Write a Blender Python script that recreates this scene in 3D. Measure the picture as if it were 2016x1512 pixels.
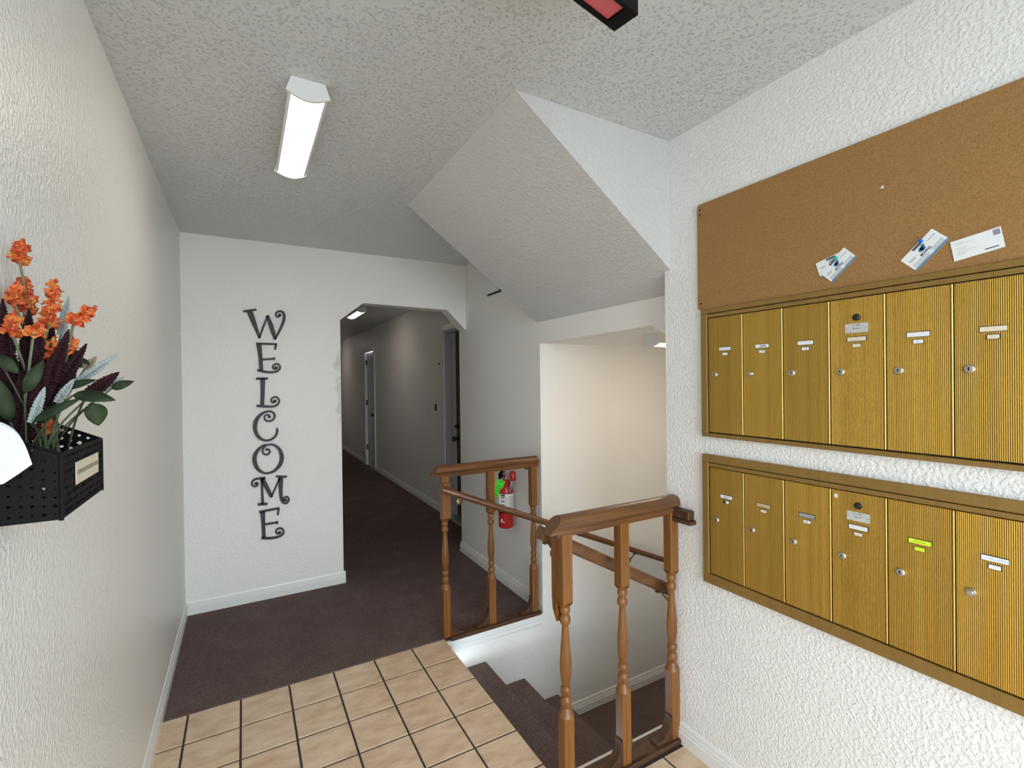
import bpy, bmesh, math, random
from mathutils import Vector, Matrix
random.seed(7)
S = bpy.context.scene
COL = S.collection
for o in list(bpy.data.objects):
    bpy.data.objects.remove(o, do_unlink=True)

# ------------------------------------------------------------------ camera
YAW, PITCH, ROLL = math.radians(29.5), math.radians(-0.317), math.radians(-0.713)
fw = Vector((math.sin(YAW)*math.cos(PITCH), math.cos(YAW)*math.cos(PITCH), math.sin(PITCH)))
rt = Vector((math.cos(YAW), -math.sin(YAW), 0))
up = rt.cross(fw)
r2 = rt*math.cos(ROLL)+up*math.sin(ROLL)
u2 = -rt*math.sin(ROLL)+up*math.cos(ROLL)
cam_d = bpy.data.cameras.new('camera')
cam_d.sensor_fit = 'HORIZONTAL'
cam_d.sensor_width = 36.0
cam_d.lens = 936.5/2016*36
cam_d.clip_start = 0.02
cam = bpy.data.objects.new('camera', cam_d)
COL.objects.link(cam)
m = Matrix((r2, u2, -fw)).transposed().to_4x4()
m.translation = Vector((0, 0, 1.475))
cam.matrix_world = m
S.camera = cam

# ------------------------------------------------------------------ sky, daylight, exposure
w = bpy.data.worlds.new('sky')
S.world = w
w.use_nodes = True
bg = w.node_tree.nodes['Background']
bg.inputs['Color'].default_value = (0.79, 0.91, 1.0, 1)
bg.inputs['Strength'].default_value = 7.6
DOORX0, DOORX1, DOORZ1, DOORY = -0.24, 1.44, 2.36, -1.45
pd = bpy.data.lights.new('daylight_portal', 'AREA')
pd.shape = 'RECTANGLE'
pd.size = DOORX1-DOORX0
pd.size_y = DOORZ1
pd.cycles.is_portal = True
po = bpy.data.objects.new('daylight_portal', pd)
COL.objects.link(po)
po.location = ((DOORX0+DOORX1)/2, DOORY-0.12, DOORZ1/2)
po.rotation_euler = (math.radians(90), 0, math.radians(0))
vs = S.view_settings
S.display_settings.display_device = 'sRGB'
vs.view_transform = 'Standard'
vs.look = 'None'
vs.exposure = 0.66
vs.gamma = 1.0
vs.use_curve_mapping = False
S.cycles.max_bounces = 7
S.cycles.diffuse_bounces = 5
S.cycles.glossy_bounces = 3
S.cycles.caustics_reflective = False
S.cycles.caustics_refractive = False
LAMP = 11.0          # radiance of the fluorescent lenses
LAMP_COL = (1.0, 0.88, 0.75)

# ------------------------------------------------------------------ materials
def mat(name, col, rough=0.5, metal=0.0, spec=0.5):
    mt = bpy.data.materials.new(name)
    mt.use_nodes = True
    b = mt.node_tree.nodes['Principled BSDF']
    b.inputs['Base Color'].default_value = (*col, 1)
    b.inputs['Roughness'].default_value = rough
    b.inputs['Metallic'].default_value = metal
    b.inputs['Specular IOR Level'].default_value = spec
    return mt

def nd(mt, t, **kw):
    n = mt.node_tree.nodes.new(t)
    for k, v in kw.items():
        if k in n.inputs:
            n.inputs[k].default_value = v
        else:
            setattr(n, k, v)
    return n

def lk(mt, a, b):
    mt.node_tree.links.new(a, b)

def coord(mt, scale=(1, 1, 1), kind='Object', rot=(0, 0, 0)):
    tc = nd(mt, 'ShaderNodeTexCoord')
    mp = nd(mt, 'ShaderNodeMapping')
    mp.inputs['Scale'].default_value = scale
    mp.inputs['Rotation'].default_value = rot
    lk(mt, tc.outputs[kind], mp.inputs['Vector'])
    return mp.outputs['Vector']

def bump(mt, height, dist, strength=1.0):
    b = nd(mt, 'ShaderNodeBump')
    b.inputs['Distance'].default_value = dist
    b.inputs['Strength'].default_value = strength
    lk(mt, height, b.inputs['Height'])
    lk(mt, b.outputs['Normal'], mt.node_tree.nodes['Principled BSDF'].inputs['Normal'])

def ramp(mt, fac, stops):
    r = nd(mt, 'ShaderNodeValToRGB')
    e = r.color_ramp.elements
    while len(e) < len(stops):
        e.new(0.5)
    for el, (p, c) in zip(e, stops):
        el.position = p
        el.color = (*c, 1)
    lk(mt, fac, r.inputs['Fac'])
    return r.outputs['Color']

def base(mt, sock):
    lk(mt, sock, mt.node_tree.nodes['Principled BSDF'].inputs['Base Color'])

def noise(mt, vec, scale, detail=3.0, rough=0.5):
    n = nd(mt, 'ShaderNodeTexNoise')
    n.inputs['Scale'].default_value = scale
    n.inputs['Detail'].default_value = detail
    n.inputs['Roughness'].default_value = rough
    lk(mt, vec, n.inputs['Vector'])
    return n.outputs['Fac']

def paint(name, col, tex, dist, rough=0.5, lo=0.42, hi=0.62, spec=0.4):
    mt = mat(name, col, rough, spec=spec)
    v = coord(mt)
    n = noise(mt, v, tex, 2.0, 0.5)
    h = ramp(mt, n, [(lo, (0, 0, 0)), (hi, (1, 1, 1))])
    bump(mt, h, dist)
    s = noise(mt, v, 1.3, 3.0)
    base(mt, ramp(mt, s, [(0.3, tuple(c*0.96 for c in col)), (0.7, col)]))
    return mt

WALLC = (0.84, 0.83, 0.80)
M = {}
M['wall'] = paint('wall_paint', WALLC, 95, 0.0009, 0.36)
M['wall_knock'] = paint('wall_paint_knockdown', (0.84, 0.84, 0.82), 95, 0.0012, 0.40)
M['wall_soft'] = paint('wall_paint_smooth', WALLC, 60, 0.0006, 0.5)
M['ceil'] = paint('ceiling_texture_shaded', (0.63, 0.64, 0.64), 125, 0.0030, 0.38, 0.57, 0.72)  # greyer than the walls: the ceiling's shade is put into its colour
M['soffit'] = paint('soffit_paint_shaded', (0.60, 0.60, 0.595), 70, 0.0010, 0.6)  # likely the wall paint, with the underside's shade painted in as grey
M['trim'] = mat('trim_white_gloss', (0.80, 0.80, 0.78), 0.3)

mt = M['wall_back'] = paint('wall_paint_patched', WALLC, 75, 0.0009, 0.42)   # rough touched-up strip beside the arch
def add_patch(mt):
    b = mt.node_tree.nodes['Principled BSDF']
    src = b.inputs['Base Color'].links[0].from_socket
    tc = nd(mt, 'ShaderNodeTexCoord')
    sp = nd(mt, 'ShaderNodeSeparateXYZ')
    lk(mt, tc.outputs['Object'], sp.inputs[0])
    nz = noise(mt, tc.outputs['Object'], 14, 4)
    def mth(op, a, bb=None, clamp=False):
        q = nd(mt, 'ShaderNodeMath', operation=op)
        q.use_clamp = clamp
        for i, s in enumerate((a, bb)):
            if s is None:
                continue
            if isinstance(s, (int, float)):
                q.inputs[i].default_value = s
            else:
                lk(mt, s, q.inputs[i])
        return q.outputs[0]
    edge = mth('SUBTRACT', sp.outputs['X'], mth('ADD', 0.535, mth('MULTIPLY', nz, 0.13)))
    edge = mth('MULTIPLY', edge, 60, True)
    zz = mth('SUBTRACT', 0.30, mth('ABSOLUTE', mth('SUBTRACT', sp.outputs['Z'], 1.45)))
    zz = mth('MULTIPLY', zz, 12, True)
    f = mth('MULTIPLY', mth('MULTIPLY', edge, zz), 0.75)
    mx = nd(mt, 'ShaderNodeMix', data_type='RGBA')
    lk(mt, f, mx.inputs[0])
    lk(mt, src, mx.inputs[6])
    mx.inputs[7].default_value = (0.60, 0.56, 0.51, 1)
    lk(mt, mx.outputs[2], b.inputs['Base Color'])
add_patch(mt)

mt = M['carpet'] = mat('carpet', (0.09, 0.06, 0.05), 0.95, spec=0.1)
v = coord(mt)
n1 = noise(mt, v, 330, 2, 0.7)
n2 = noise(mt, v, 5, 3)
c1 = ramp(mt, n1, [(0.34, (0.085, 0.058, 0.053)), (0.52, (0.19, 0.132, 0.12)), (0.70, (0.36, 0.27, 0.25))])
c2 = ramp(mt, n2, [(0.35, (0.86, 0.84, 0.84)), (0.65, (1, 1, 1))])
mx = nd(mt, 'ShaderNodeMix', data_type='RGBA', blend_type='MULTIPLY')
mx.inputs[0].default_value = 1.0
lk(mt, c1, mx.inputs[6]); lk(mt, c2, mx.inputs[7])
base(mt, mx.outputs[2])
bump(mt, n1, 0.006)

mt = M['tile'] = mat('beige_floor_tile', (0.6, 0.42, 0.27), 0.28)
tc = nd(mt, 'ShaderNodeTexCoord')
oi = nd(mt, 'ShaderNodeObjectInfo')
cmb = nd(mt, 'ShaderNodeCombineXYZ')
mul = nd(mt, 'ShaderNodeMath', operation='MULTIPLY'); mul.inputs[1].default_value = 37.0
lk(mt, oi.outputs['Random'], mul.inputs[0]); lk(mt, mul.outputs[0], cmb.inputs[0]); lk(mt, mul.outputs[0], cmb.inputs[2])
ad = nd(mt, 'ShaderNodeVectorMath', operation='ADD')
lk(mt, tc.outputs['Object'], ad.inputs[0]); lk(mt, cmb.outputs[0], ad.inputs[1])
mp = nd(mt, 'ShaderNodeMapping'); mp.inputs['Scale'].default_value = (1, 2.2, 1); mp.inputs['Rotation'].default_value = (0, 0, 0.5)
lk(mt, ad.outputs[0], mp.inputs['Vector'])
n1 = noise(mt, mp.outputs[0], 9, 5, 0.62)
base(mt, ramp(mt, n1, [(0.28, (0.53, 0.36, 0.225)), (0.48, (0.67, 0.49, 0.33)), (0.72, (0.78, 0.61, 0.44))]))
n2 = noise(mt, ad.outputs[0], 40, 2)
bump(mt, n2, 0.0006)
M['grout'] = mat('dark_grout', (0.05, 0.036, 0.034), 0.9)

def wood(name, dark, light, rough=0.38, rot=(0, 0, 0), sc=(40, 40, 3)):
    mt = mat(name, light, rough)
    v = coord(mt, sc)
    n = noise(mt, v, 1.0, 5, 0.65)
    base(mt, ramp(mt, n, [(0.3, dark), (0.68, light)]))
    bump(mt, n, 0.0006)
    return mt
M['oak_v'] = wood('oak_vertical', (0.125, 0.044, 0.008), (0.265, 0.105, 0.019))
M['oak_x'] = wood('oak_rail', (0.080, 0.027, 0.009), (0.175, 0.064, 0.019), 0.28, sc=(3, 40, 40))
M['oak_dark'] = wood('oak_dark', (0.035, 0.015, 0.007), (0.095, 0.038, 0.014), 0.5, sc=(6, 40, 40))
M['oak_old'] = wood('oak_worn', (0.085, 0.036, 0.014), (0.185, 0.082, 0.031), 0.35, sc=(3, 40, 40))

def gold(name, a, b, metal, rough, flute):
    mt = mat(name, a, rough, metal)
    v = coord(mt, (1, 60, 0.25))
    oi = nd(mt, 'ShaderNodeObjectInfo')
    n = noise(mt, v, 1.0, 4, 0.6)  # upright streaks in the colour, painted in place of streaky reflections
    col = ramp(mt, n, [(0.3, a), (0.7, b)])
    hs = nd(mt, 'ShaderNodeHueSaturation')
    mr = nd(mt, 'ShaderNodeMapRange'); mr.inputs['To Min'].default_value = 0.86; mr.inputs['To Max'].default_value = 1.12
    lk(mt, oi.outputs['Random'], mr.inputs['Value']); lk(mt, mr.outputs[0], hs.inputs['Value'])
    lk(mt, col, hs.inputs['Color'])
    base(mt, hs.outputs[0])
    if flute:
        wv = nd(mt, 'ShaderNodeTexWave', wave_type='BANDS', bands_direction='Y', wave_profile='SIN')
        wv.inputs['Scale'].default_value = 84.0
        lk(mt, coord(mt), wv.inputs['Vector'])
        bump(mt, wv.outputs['Fac'], 0.0007)
    return mt
M['gold'] = gold('fluted_gold_metal', (0.42, 0.24, 0.038), (0.53, 0.32, 0.058), 0.75, 0.36, True)
M['gold_frame'] = gold('bronze_gold_frame', (0.235, 0.135, 0.034), (0.285, 0.168, 0.044), 0.35, 0.5, False)
M['gold_edge'] = mat('polished_gold_edge', (0.60, 0.40, 0.12), 0.4, 0.9)
M['shadow_gap'] = mat('dark_gap', (0.02, 0.014, 0.008), 0.8)
M['chrome'] = mat('lock_nickel', (0.52, 0.50, 0.46), 0.28, 0.9)
M['black_metal'] = mat('lock_black', (0.03, 0.027, 0.024), 0.4, 0.4)
M['brass'] = mat('brass', (0.26, 0.18, 0.085), 0.4, 0.9)
mt = M['cork'] = mat('cork', (0.30, 0.165, 0.058), 0.95, spec=0.15)
v = coord(mt)
n = noise(mt, v, 320, 3, 0.7)
c = ramp(mt, n, [(0.3, (0.26, 0.135, 0.048)), (0.6, (0.39, 0.215, 0.085)), (0.8, (0.47, 0.28, 0.12))])
base(mt, c); bump(mt, n, 0.0015)
M['card'] = mat('white_card', (0.80, 0.83, 0.84), 0.5)
M['cream_card'] = mat('cream_card', (0.72, 0.65, 0.50), 0.5)
M['tan_card'] = mat('tan_card', (0.55, 0.42, 0.24), 0.5)
M['yellow_card'] = mat('yellow_green_card', (0.68, 0.90, 0.03), 0.6)
M['silver_plate'] = mat('silver_plate', (0.62, 0.64, 0.64), 0.4, 0.3)
M['ink'] = mat('black_ink', (0.025, 0.025, 0.03), 0.7)
M['ink_grey'] = mat('grey_ink', (0.30, 0.31, 0.34), 0.7)
M['ink_lilac'] = mat('lilac_ink', (0.28, 0.24, 0.36), 0.7)
M['ink_blue'] = mat('blue_ink', (0.035, 0.19, 0.42), 0.6)
M['ink_navy'] = mat('navy_ink', (0.012, 0.022, 0.06), 0.6)
M['ink_teal'] = mat('teal_ink', (0.16, 0.42, 0.55), 0.6)
M['pin_teal'] = mat('teal_plastic', (0.02, 0.42, 0.36), 0.25)
M['pin_blue'] = mat('blue_plastic', (0.02, 0.13, 0.55), 0.25)
M['letter'] = mat('painted_charcoal_wood', (0.030, 0.026, 0.032), 0.55)
M['black'] = mat('black_painted_metal', (0.003, 0.003, 0.0035), 0.6, spec=0.15)
M['white_plastic'] = mat('white_plastic', (0.78, 0.79, 0.78), 0.35)
M['paper'] = mat('white_paper', (0.70, 0.70, 0.73), 0.8)
M['red'] = mat('red_enamel', (0.45, 0.012, 0.014), 0.28)
M['tag_green'] = mat('neon_green_tag', (0.10, 0.85, 0.04), 0.6)
M['door_white'] = mat('door_white', (0.70, 0.71, 0.72), 0.4)
M['door_grey'] = mat('door_bluegrey', (0.50, 0.53, 0.56), 0.45)
M['door_brown'] = mat('door_brown', (0.055, 0.032, 0.019), 0.4)
M['alu'] = mat('aluminium', (0.55, 0.55, 0.54), 0.35, 0.8)
M['concrete'] = mat('concrete', (0.45, 0.44, 0.42), 0.9)
mt = M['lens'] = mat('lit_lens', (0.9, 0.9, 0.9), 0.4)
b = mt.node_tree.nodes['Principled BSDF']
b.inputs['Emission Color'].default_value = (*LAMP_COL, 1); b.inputs['Emission Strength'].default_value = LAMP
M['lens_side'] = mat('lens_side', (0.80, 0.76, 0.75), 0.4)
mt = M['lens_warm'] = mat('lit_lens_warm', (0.9, 0.9, 0.9), 0.4)
b = mt.node_tree.nodes['Principled BSDF']
b.inputs['Emission Color'].default_value = (1.0, 0.82, 0.62, 1); b.inputs['Emission Strength'].default_value = 16.0
mt = M['lens_hall'] = mat('lit_lens_hall', (0.9, 0.9, 0.9), 0.4)
b = mt.node_tree.nodes['Principled BSDF']
b.inputs['Emission Color'].default_value = (1.0, 0.88, 0.76, 1); b.inputs['Emission Strength'].default_value = 8.5
M['bronze'] = mat('dark_bronze', (0.10, 0.07, 0.04), 0.35, 0.8)
mt = M['exit_red'] = mat('lit_red_lens', (0.45, 0.09, 0.10), 0.4)
b = mt.node_tree.nodes['Principled BSDF']
b.inputs['Emission Color'].default_value = (1.0, 0.12, 0.14, 1); b.inputs['Emission Strength'].default_value = 0.06
mt = M['glass'] = bpy.data.materials.new('door_glass')
mt.use_nodes = True
nt = mt.node_tree
nt.nodes.remove(nt.nodes['Principled BSDF'])
tr = nt.nodes.new('ShaderNodeBsdfTransparent'); gl = nt.nodes.new('ShaderNodeBsdfGlossy'); mxs = nt.nodes.new('ShaderNodeMixShader')
gl.inputs['Roughness'].default_value = 0.02
mxs.inputs[0].default_value = 0.07
nt.links.new(tr.outputs[0], mxs.inputs[1]); nt.links.new(gl.outputs[0], mxs.inputs[2])
nt.links.new(mxs.outputs[0], nt.nodes['Material Output'].inputs['Surface'])
mt = M['bloom'] = mat('orange_petal', (0.75, 0.16, 0.02), 0.6)
v = coord(mt)
n = noise(mt, v, 95, 2)
base(mt, ramp(mt, n, [(0.34, (0.42, 0.035, 0.014)), (0.5, (0.60, 0.105, 0.024)), (0.66, (0.62, 0.24, 0.04))]))
M['stem'] = mat('stem_green', (0.035, 0.05, 0.018), 0.6)
M['stem_pale'] = mat('stem_pale', (0.13, 0.15, 0.085), 0.6)
mt = M['leaf'] = mat('leaf_green', (0.035, 0.06, 0.018), 0.6, spec=0.2)
n = noise(mt, coord(mt), 30, 2)
base(mt, ramp(mt, n, [(0.35, (0.010, 0.017, 0.007)), (0.65, (0.032, 0.048, 0.019))]))
M['purple'] = mat('amaranth_purple', (0.026, 0.006, 0.010), 0.8, spec=0.2)
M['pale'] = mat('pale_spike', (0.34, 0.38, 0.37), 0.9, spec=0.1)
M['tan'] = mat('tan_spike', (0.30, 0.25, 0.15), 0.8)

# ------------------------------------------------------------------ mesh helpers
def obj(name, bm, material, parent=None, smooth=False):
    bmesh.ops.recalc_face_normals(bm, faces=bm.faces)
    me = bpy.data.meshes.new(name)
    bm.to_mesh(me)
    bm.free()
    mats = material if isinstance(material, (list, tuple)) else [material]
    for x in mats:
        me.materials.append(M[x])
    if smooth:
        for p in me.polygons:
            p.use_smooth = True
        try:
            me.set_sharp_from_angle(angle=math.radians(38))
        except Exception:
            pass
    o = bpy.data.objects.new(name, me)
    COL.objects.link(o)
    if parent is not None:
        o.parent = parent
        o.matrix_parent_inverse = Matrix.Translation(parent.location).inverted() if parent.rotation_euler.z == 0 else parent.matrix_basis.inverted()
    return o

def tag(o, label, cat, group=None):
    o['label'] = label
    o['category'] = cat
    if group:
        o['group'] = group
    return o

def thing(name, label, cat, loc, group=None):
    o = bpy.data.objects.new(name, None)
    o.empty_display_size = 0.05
    COL.objects.link(o)
    o.location = loc
    return tag(o, label, cat, group)

def struct(name, bm, material, parent=None, smooth=False):
    o = obj(name, bm, material, parent, smooth)
    if parent is None:
        o['kind'] = 'structure'
    return o

def struct_empty(name, loc):
    o = bpy.data.objects.new(name, None)
    o.empty_display_size = 0.05
    COL.objects.link(o)
    o.location = loc
    o['kind'] = 'structure'
    return o

def setmi(faces, mi):
    for f in faces:
        f.material_index = mi

def box(bm, x0, x1, y0, y1, z0, z1, bev=0.0, mi=0, seg=1):
    r = bmesh.ops.create_cube(bm, size=1.0)
    vs_ = r['verts']
    for q in vs_:
        q.co = Vector(((x0+x1)/2+q.co.x*(x1-x0), (y0+y1)/2+q.co.y*(y1-y0), (z0+z1)/2+q.co.z*(z1-z0)))
    fs = set(f for q in vs_ for f in q.link_faces)
    setmi(fs, mi)
    if bev > 0:
        es = set(e for q in vs_ for e in q.link_edges)
        rr = bmesh.ops.bevel(bm, geom=list(es), offset=bev, segments=seg, affect='EDGES', profile=0.5)
        setmi(rr['faces'], mi)

def bx(*a, **k):
    bm = bmesh.new()
    box(bm, *a, **k)
    return bm

def ax3(axis, a, p, q):
    # (p,q) in the plane, a along the axis
    return Vector((a, p, q)) if axis == 'x' else Vector((p, a, q)) if axis == 'y' else Vector((p, q, a))

def prism(bm, poly, axis, a0, a1, mi=0):
    A = [bm.verts.new(ax3(axis, a0, *p)) for p in poly]
    B = [bm.verts.new(ax3(axis, a1, *p)) for p in poly]
    n = len(poly)
    fs = [bm.faces.new(A), bm.faces.new(B[::-1])]
    for i in range(n):
        fs.append(bm.faces.new((A[i], B[i], B[(i+1) % n], A[(i+1) % n])))
    setmi(fs, mi)
    return fs

def frame_of(d):
    d = d.normalized()
    a = Vector((0, 0, 1)) if abs(d.z) < 0.9 else Vector((1, 0, 0))
    u = d.cross(a).normalized()
    return u, d.cross(u).normalized()

def tube(bm, pts, rad, n=8, mi=0, cap=True):
    pts = [Vector(p) for p in pts]
    if not isinstance(rad, (list, tuple)):
        rad = [rad]*len(pts)
    rings = []
    u = None
    for i, p in enumerate(pts):
        d = (pts[min(i+1, len(pts)-1)]-pts[max(i-1, 0)]).normalized()
        if u is None:
            u, v = frame_of(d)
        else:
            u = (u-d*u.dot(d)).normalized()
            v = d.cross(u)
        rings.append([bm.verts.new(p+(u*math.cos(2*math.pi*k/n)+v*math.sin(2*math.pi*k/n))*rad[i]) for k in range(n)])
    fs = []
    for a, b_ in zip(rings, rings[1:]):
        for k in range(n):
            fs.append(bm.faces.new((a[k], a[(k+1) % n], b_[(k+1) % n], b_[k])))
    if cap:
        fs.append(bm.faces.new(rings[0][::-1])); fs.append(bm.faces.new(rings[-1]))
    setmi(fs, mi)

def lathe(bm, prof, c, d=(0, 0, 1), n=16, mi=0):
    """prof: list of (radius, height along d)"""
    c = Vector(c); d = Vector(d).normalized()
    u, v = frame_of(d)
    rings = []
    for r, h in prof:
        r = max(r, 1e-4)
        rings.append([bm.verts.new(c+d*h+(u*math.cos(2*math.pi*k/n)+v*math.sin(2*math.pi*k/n))*r) for k in range(n)])
    fs = []
    for a, b_ in zip(rings, rings[1:]):
        for k in range(n):
            fs.append(bm.faces.new((a[k], a[(k+1) % n], b_[(k+1) % n], b_[k])))
    fs.append(bm.faces.new(rings[0][::-1])); fs.append(bm.faces.new(rings[-1]))
    setmi(fs, mi)

def catmull(pts, sub=6):
    out = []
    n = len(pts)
    if n < 3:
        return [tuple(p) for p in pts]
    for i in range(n-1):
        p0, p1, p2, p3 = pts[max(i-1, 0)], pts[i], pts[i+1], pts[min(i+2, n-1)]
        for s in range(sub):
            t = s/sub
            out.append(tuple(0.5*((2*b)+(-a+c)*t+(2*a-5*b+4*c-d)*t*t+(-a+3*b-3*c+d)*t**3) for a, b, c, d in zip(p0, p1, p2, p3)))
    out.append(tuple(pts[-1]))
    return out

def text2d(s, size, bold=0.0):
    cu = bpy.data.curves.new('txt', 'FONT')
    cu.body = s
    cu.size = size
    cu.align_x = 'CENTER'
    cu.align_y = 'CENTER'
    cu.resolution_u = 2
    cu.offset = size*bold
    o = bpy.data.objects.new('txt', cu)
    me = bpy.data.meshes.new_from_object(o)
    vs_ = [(q.co.x, q.co.y) for q in me.vertices]
    fs = [tuple(p.vertices) for p in me.polygons]
    bpy.data.objects.remove(o); bpy.data.curves.remove(cu); bpy.data.meshes.remove(me)
    return vs_, fs

def put2d(bm, vf, o, u, v, off, mi, fit=None):
    o, u, v = Vector(o), Vector(u).normalized(), Vector(v).normalized()
    nrm = u.cross(v)
    vs_, fs = vf
    sx = 1.0
    if fit:
        wd = max(p[0] for p in vs_)-min(p[0] for p in vs_)
        sx = fit/wd
    V = [bm.verts.new(o+u*(p[0]*sx)+v*p[1]+nrm*off) for p in vs_]
    for f in fs:
        try:
            q = bm.faces.new([V[i] for i in f])
            q.material_index = mi
        except ValueError:
            pass

def rect2d(w_, h_, cx=0, cy=0, rot=0):
    c, s = math.cos(rot), math.sin(rot)
    pts = []
    for a, b_ in ((-1, -1), (1, -1), (1, 1), (-1, 1)):
        x, y = a*w_/2, b_*h_/2
        pts.append((cx+x*c-y*s, cy+x*s+y*c))
    return pts, [(0, 1, 2, 3)]

def slab(bm, o, u, v, w_, h_, th, mi=0):
    """thin rectangular sheet centred at o, lying in u,v, thickness along u x v"""
    o, u, v = Vector(o), Vector(u).normalized(), Vector(v).normalized()
    n = u.cross(v)
    A = [bm.verts.new(o+u*a*w_/2+v*b_*h_/2) for a, b_ in ((-1, -1), (1, -1), (1, 1), (-1, 1))]
    B = [bm.verts.new(q.co+n*th) for q in A]
    fs = [bm.faces.new(A[::-1]), bm.faces.new(B)]
    for i in range(4):
        fs.append(bm.faces.new((A[i], A[(i+1) % 4], B[(i+1) % 4], B[i])))
    setmi(fs, mi)

def scribble(w_, h_, n, seed):
    rr = random.Random(seed)
    pts = [(-w_/2+w_*i/(n-1), (rr.random()-0.5)*h_, h_*0.10) for i in range(n)]
    return ribbon2d(catmull(pts, 3))

def ribbon2d(pts):
    vs_, fs = [], []
    n = len(pts)
    for i, p in enumerate(pts):
        a, b_ = pts[max(i-1, 0)], pts[min(i+1, n-1)]
        dx, dy = b_[0]-a[0], b_[1]-a[1]
        l = math.hypot(dx, dy) or 1
        nx, ny = -dy/l, dx/l
        vs_ += [(p[0]+nx*p[2]/2, p[1]+ny*p[2]/2), (p[0]-nx*p[2]/2, p[1]-ny*p[2]/2)]
    for i in range(n-1):
        fs.append((2*i, 2*i+1, 2*i+3, 2*i+2))
    return vs_, fs

# ------------------------------------------------------------------ room dimensions (metres)
XL, XR, XE, XH = -0.338, 1.535, 1.64, 1.935      # left wall, mailbox wall, stair/landing wall, hallway right wall
ZC = 2.452                                        # ceiling
YW, YW2 = 3.675, 3.80                             # welcome wall front and back faces
YS = 2.535                                        # stairwell far wall
YN = 1.445                                        # stairwell near wall
YM = 1.41                                         # far end of the mailbox wall
XT = 0.987                                        # tile edge at the stair
YC = 2.572                                        # tile / carpet seam
HALL_END = 13.5
Z1, Z2, Z3, Z4 = -0.184, -0.368, -0.552, -0.736

# floor slab with tiles
bm = bmesh.new()
box(bm, XL-0.1, XT, DOORY-0.12, YC, -0.12, -0.004)
box(bm, XT, XR+0.08, DOORY-0.12, 1.336, -0.12, -0.004)
box(bm, XT, XR+0.08, 1.336, YN-0.012, -0.12, -0.004)
floor = struct('floor', bm, 'grout')
PX, PY, G = 0.2056, 0.2065, 0.0085
def tile_mesh(a, b_):
    bm = bmesh.new()
    c = 0.0025
    lo = [bm.verts.new((sx*a/2, sy*b_/2, -0.006)) for sx, sy in ((-1, -1), (1, -1), (1, 1), (-1, 1))]
    mid = [bm.verts.new((sx*a/2, sy*b_/2, -c*0.6)) for sx, sy in ((-1, -1), (1, -1), (1, 1), (-1, 1))]
    top = [bm.verts.new((sx*(a/2-c), sy*(b_/2-c), 0)) for sx, sy in ((-1, -1), (1, -1), (1, 1), (-1, 1))]
    for p, q in ((lo, mid), (mid, top)):
        for i in range(4):
            bm.faces.new((p[i], p[(i+1) % 4], q[(i+1) % 4], q[i]))
    bm.faces.new(top)
    bmesh.ops.recalc_face_normals(bm, faces=bm.faces)
    me = bpy.data.meshes.new('tile')
    bm.to_mesh(me); bm.free()
    me.materials.append(M['tile'])
    return me
tcache = {}
def add_tile(x0, x1, y0, y1):
    k = (round(x1-x0, 4), round(y1-y0, 4))
    if k not in tcache:
        tcache[k] = tile_mesh(*k)
    o = bpy.data.objects.new('tile', tcache[k])
    COL.objects.link(o)
    o.parent = floor
    o.location = ((x0+x1)/2, (y0+y1)/2, 0)
xb = [XL]+[-0.2335+PX*k for k in range(9)]+[XR]
ybs = [YC-PY*j for j in range(21)]
for j in range(20):
    y1, y0 = ybs[j], ybs[j+1]
    for i in range(len(xb)-1):
        x0, x1 = xb[i]+(G/2 if i else 0), xb[i+1]-(G/2 if i < len(xb)-2 else 0)
        if j < 6:
            if xb[i] > 0.95:
                continue
            if i == 6:
                x1 = XT
        add_tile(x0, x1, y0+G/2, y1-(G/2 if j else 0.0015))

# carpets
bm = bmesh.new()
box(bm, XL-0.05, XE+0.01, YC, YW2+0.03, -0.12, 0.004)
box(bm, XT, XE+0.01, YS+0.01, YC, -0.12, 0.003)
box(bm, 0.45, XH+0.2, YW2+0.03, HALL_END, -0.12, 0.004)
struct('floor_carpet', bm, 'carpet')
stair = struct_empty('stair_flight', (XT, 2.0, 0))
for i, (x0, x1, zt) in enumerate(((XT, 1.24, Z1), (1.24, 1.505, Z2), (1.505, 1.755, Z3))):
    bm = bmesh.new()
    box(bm, x0-0.012, x1, YN, YS, -0.95, zt, 0)
    es = [e for e in bm.edges if all(abs(q.co.z-zt) < 1e-5 and abs(q.co.x-x1) < 1e-5 for q in e.verts)]
    bmesh.ops.bevel(bm, geom=es, offset=0.018, segments=4, affect='EDGES', profile=0.5)
    obj('step', bm, 'carpet', stair)
bm = bx(1.755, 3.0, YM-0.1, YS, -0.95, Z4)
struct('floor_landing', bm, 'carpet')

# ceilings
bm = bmesh.new()
box(bm, XL-0.1, 3.0, DOORY-0.12, YW2, ZC, ZC+0.1)
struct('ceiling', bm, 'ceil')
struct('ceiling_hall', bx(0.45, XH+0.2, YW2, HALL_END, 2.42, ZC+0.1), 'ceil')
struct('ceiling_landing', bx(XE+0.09, 3.0, YM, YS, 1.715, 1.80), 'wall_soft')

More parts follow.
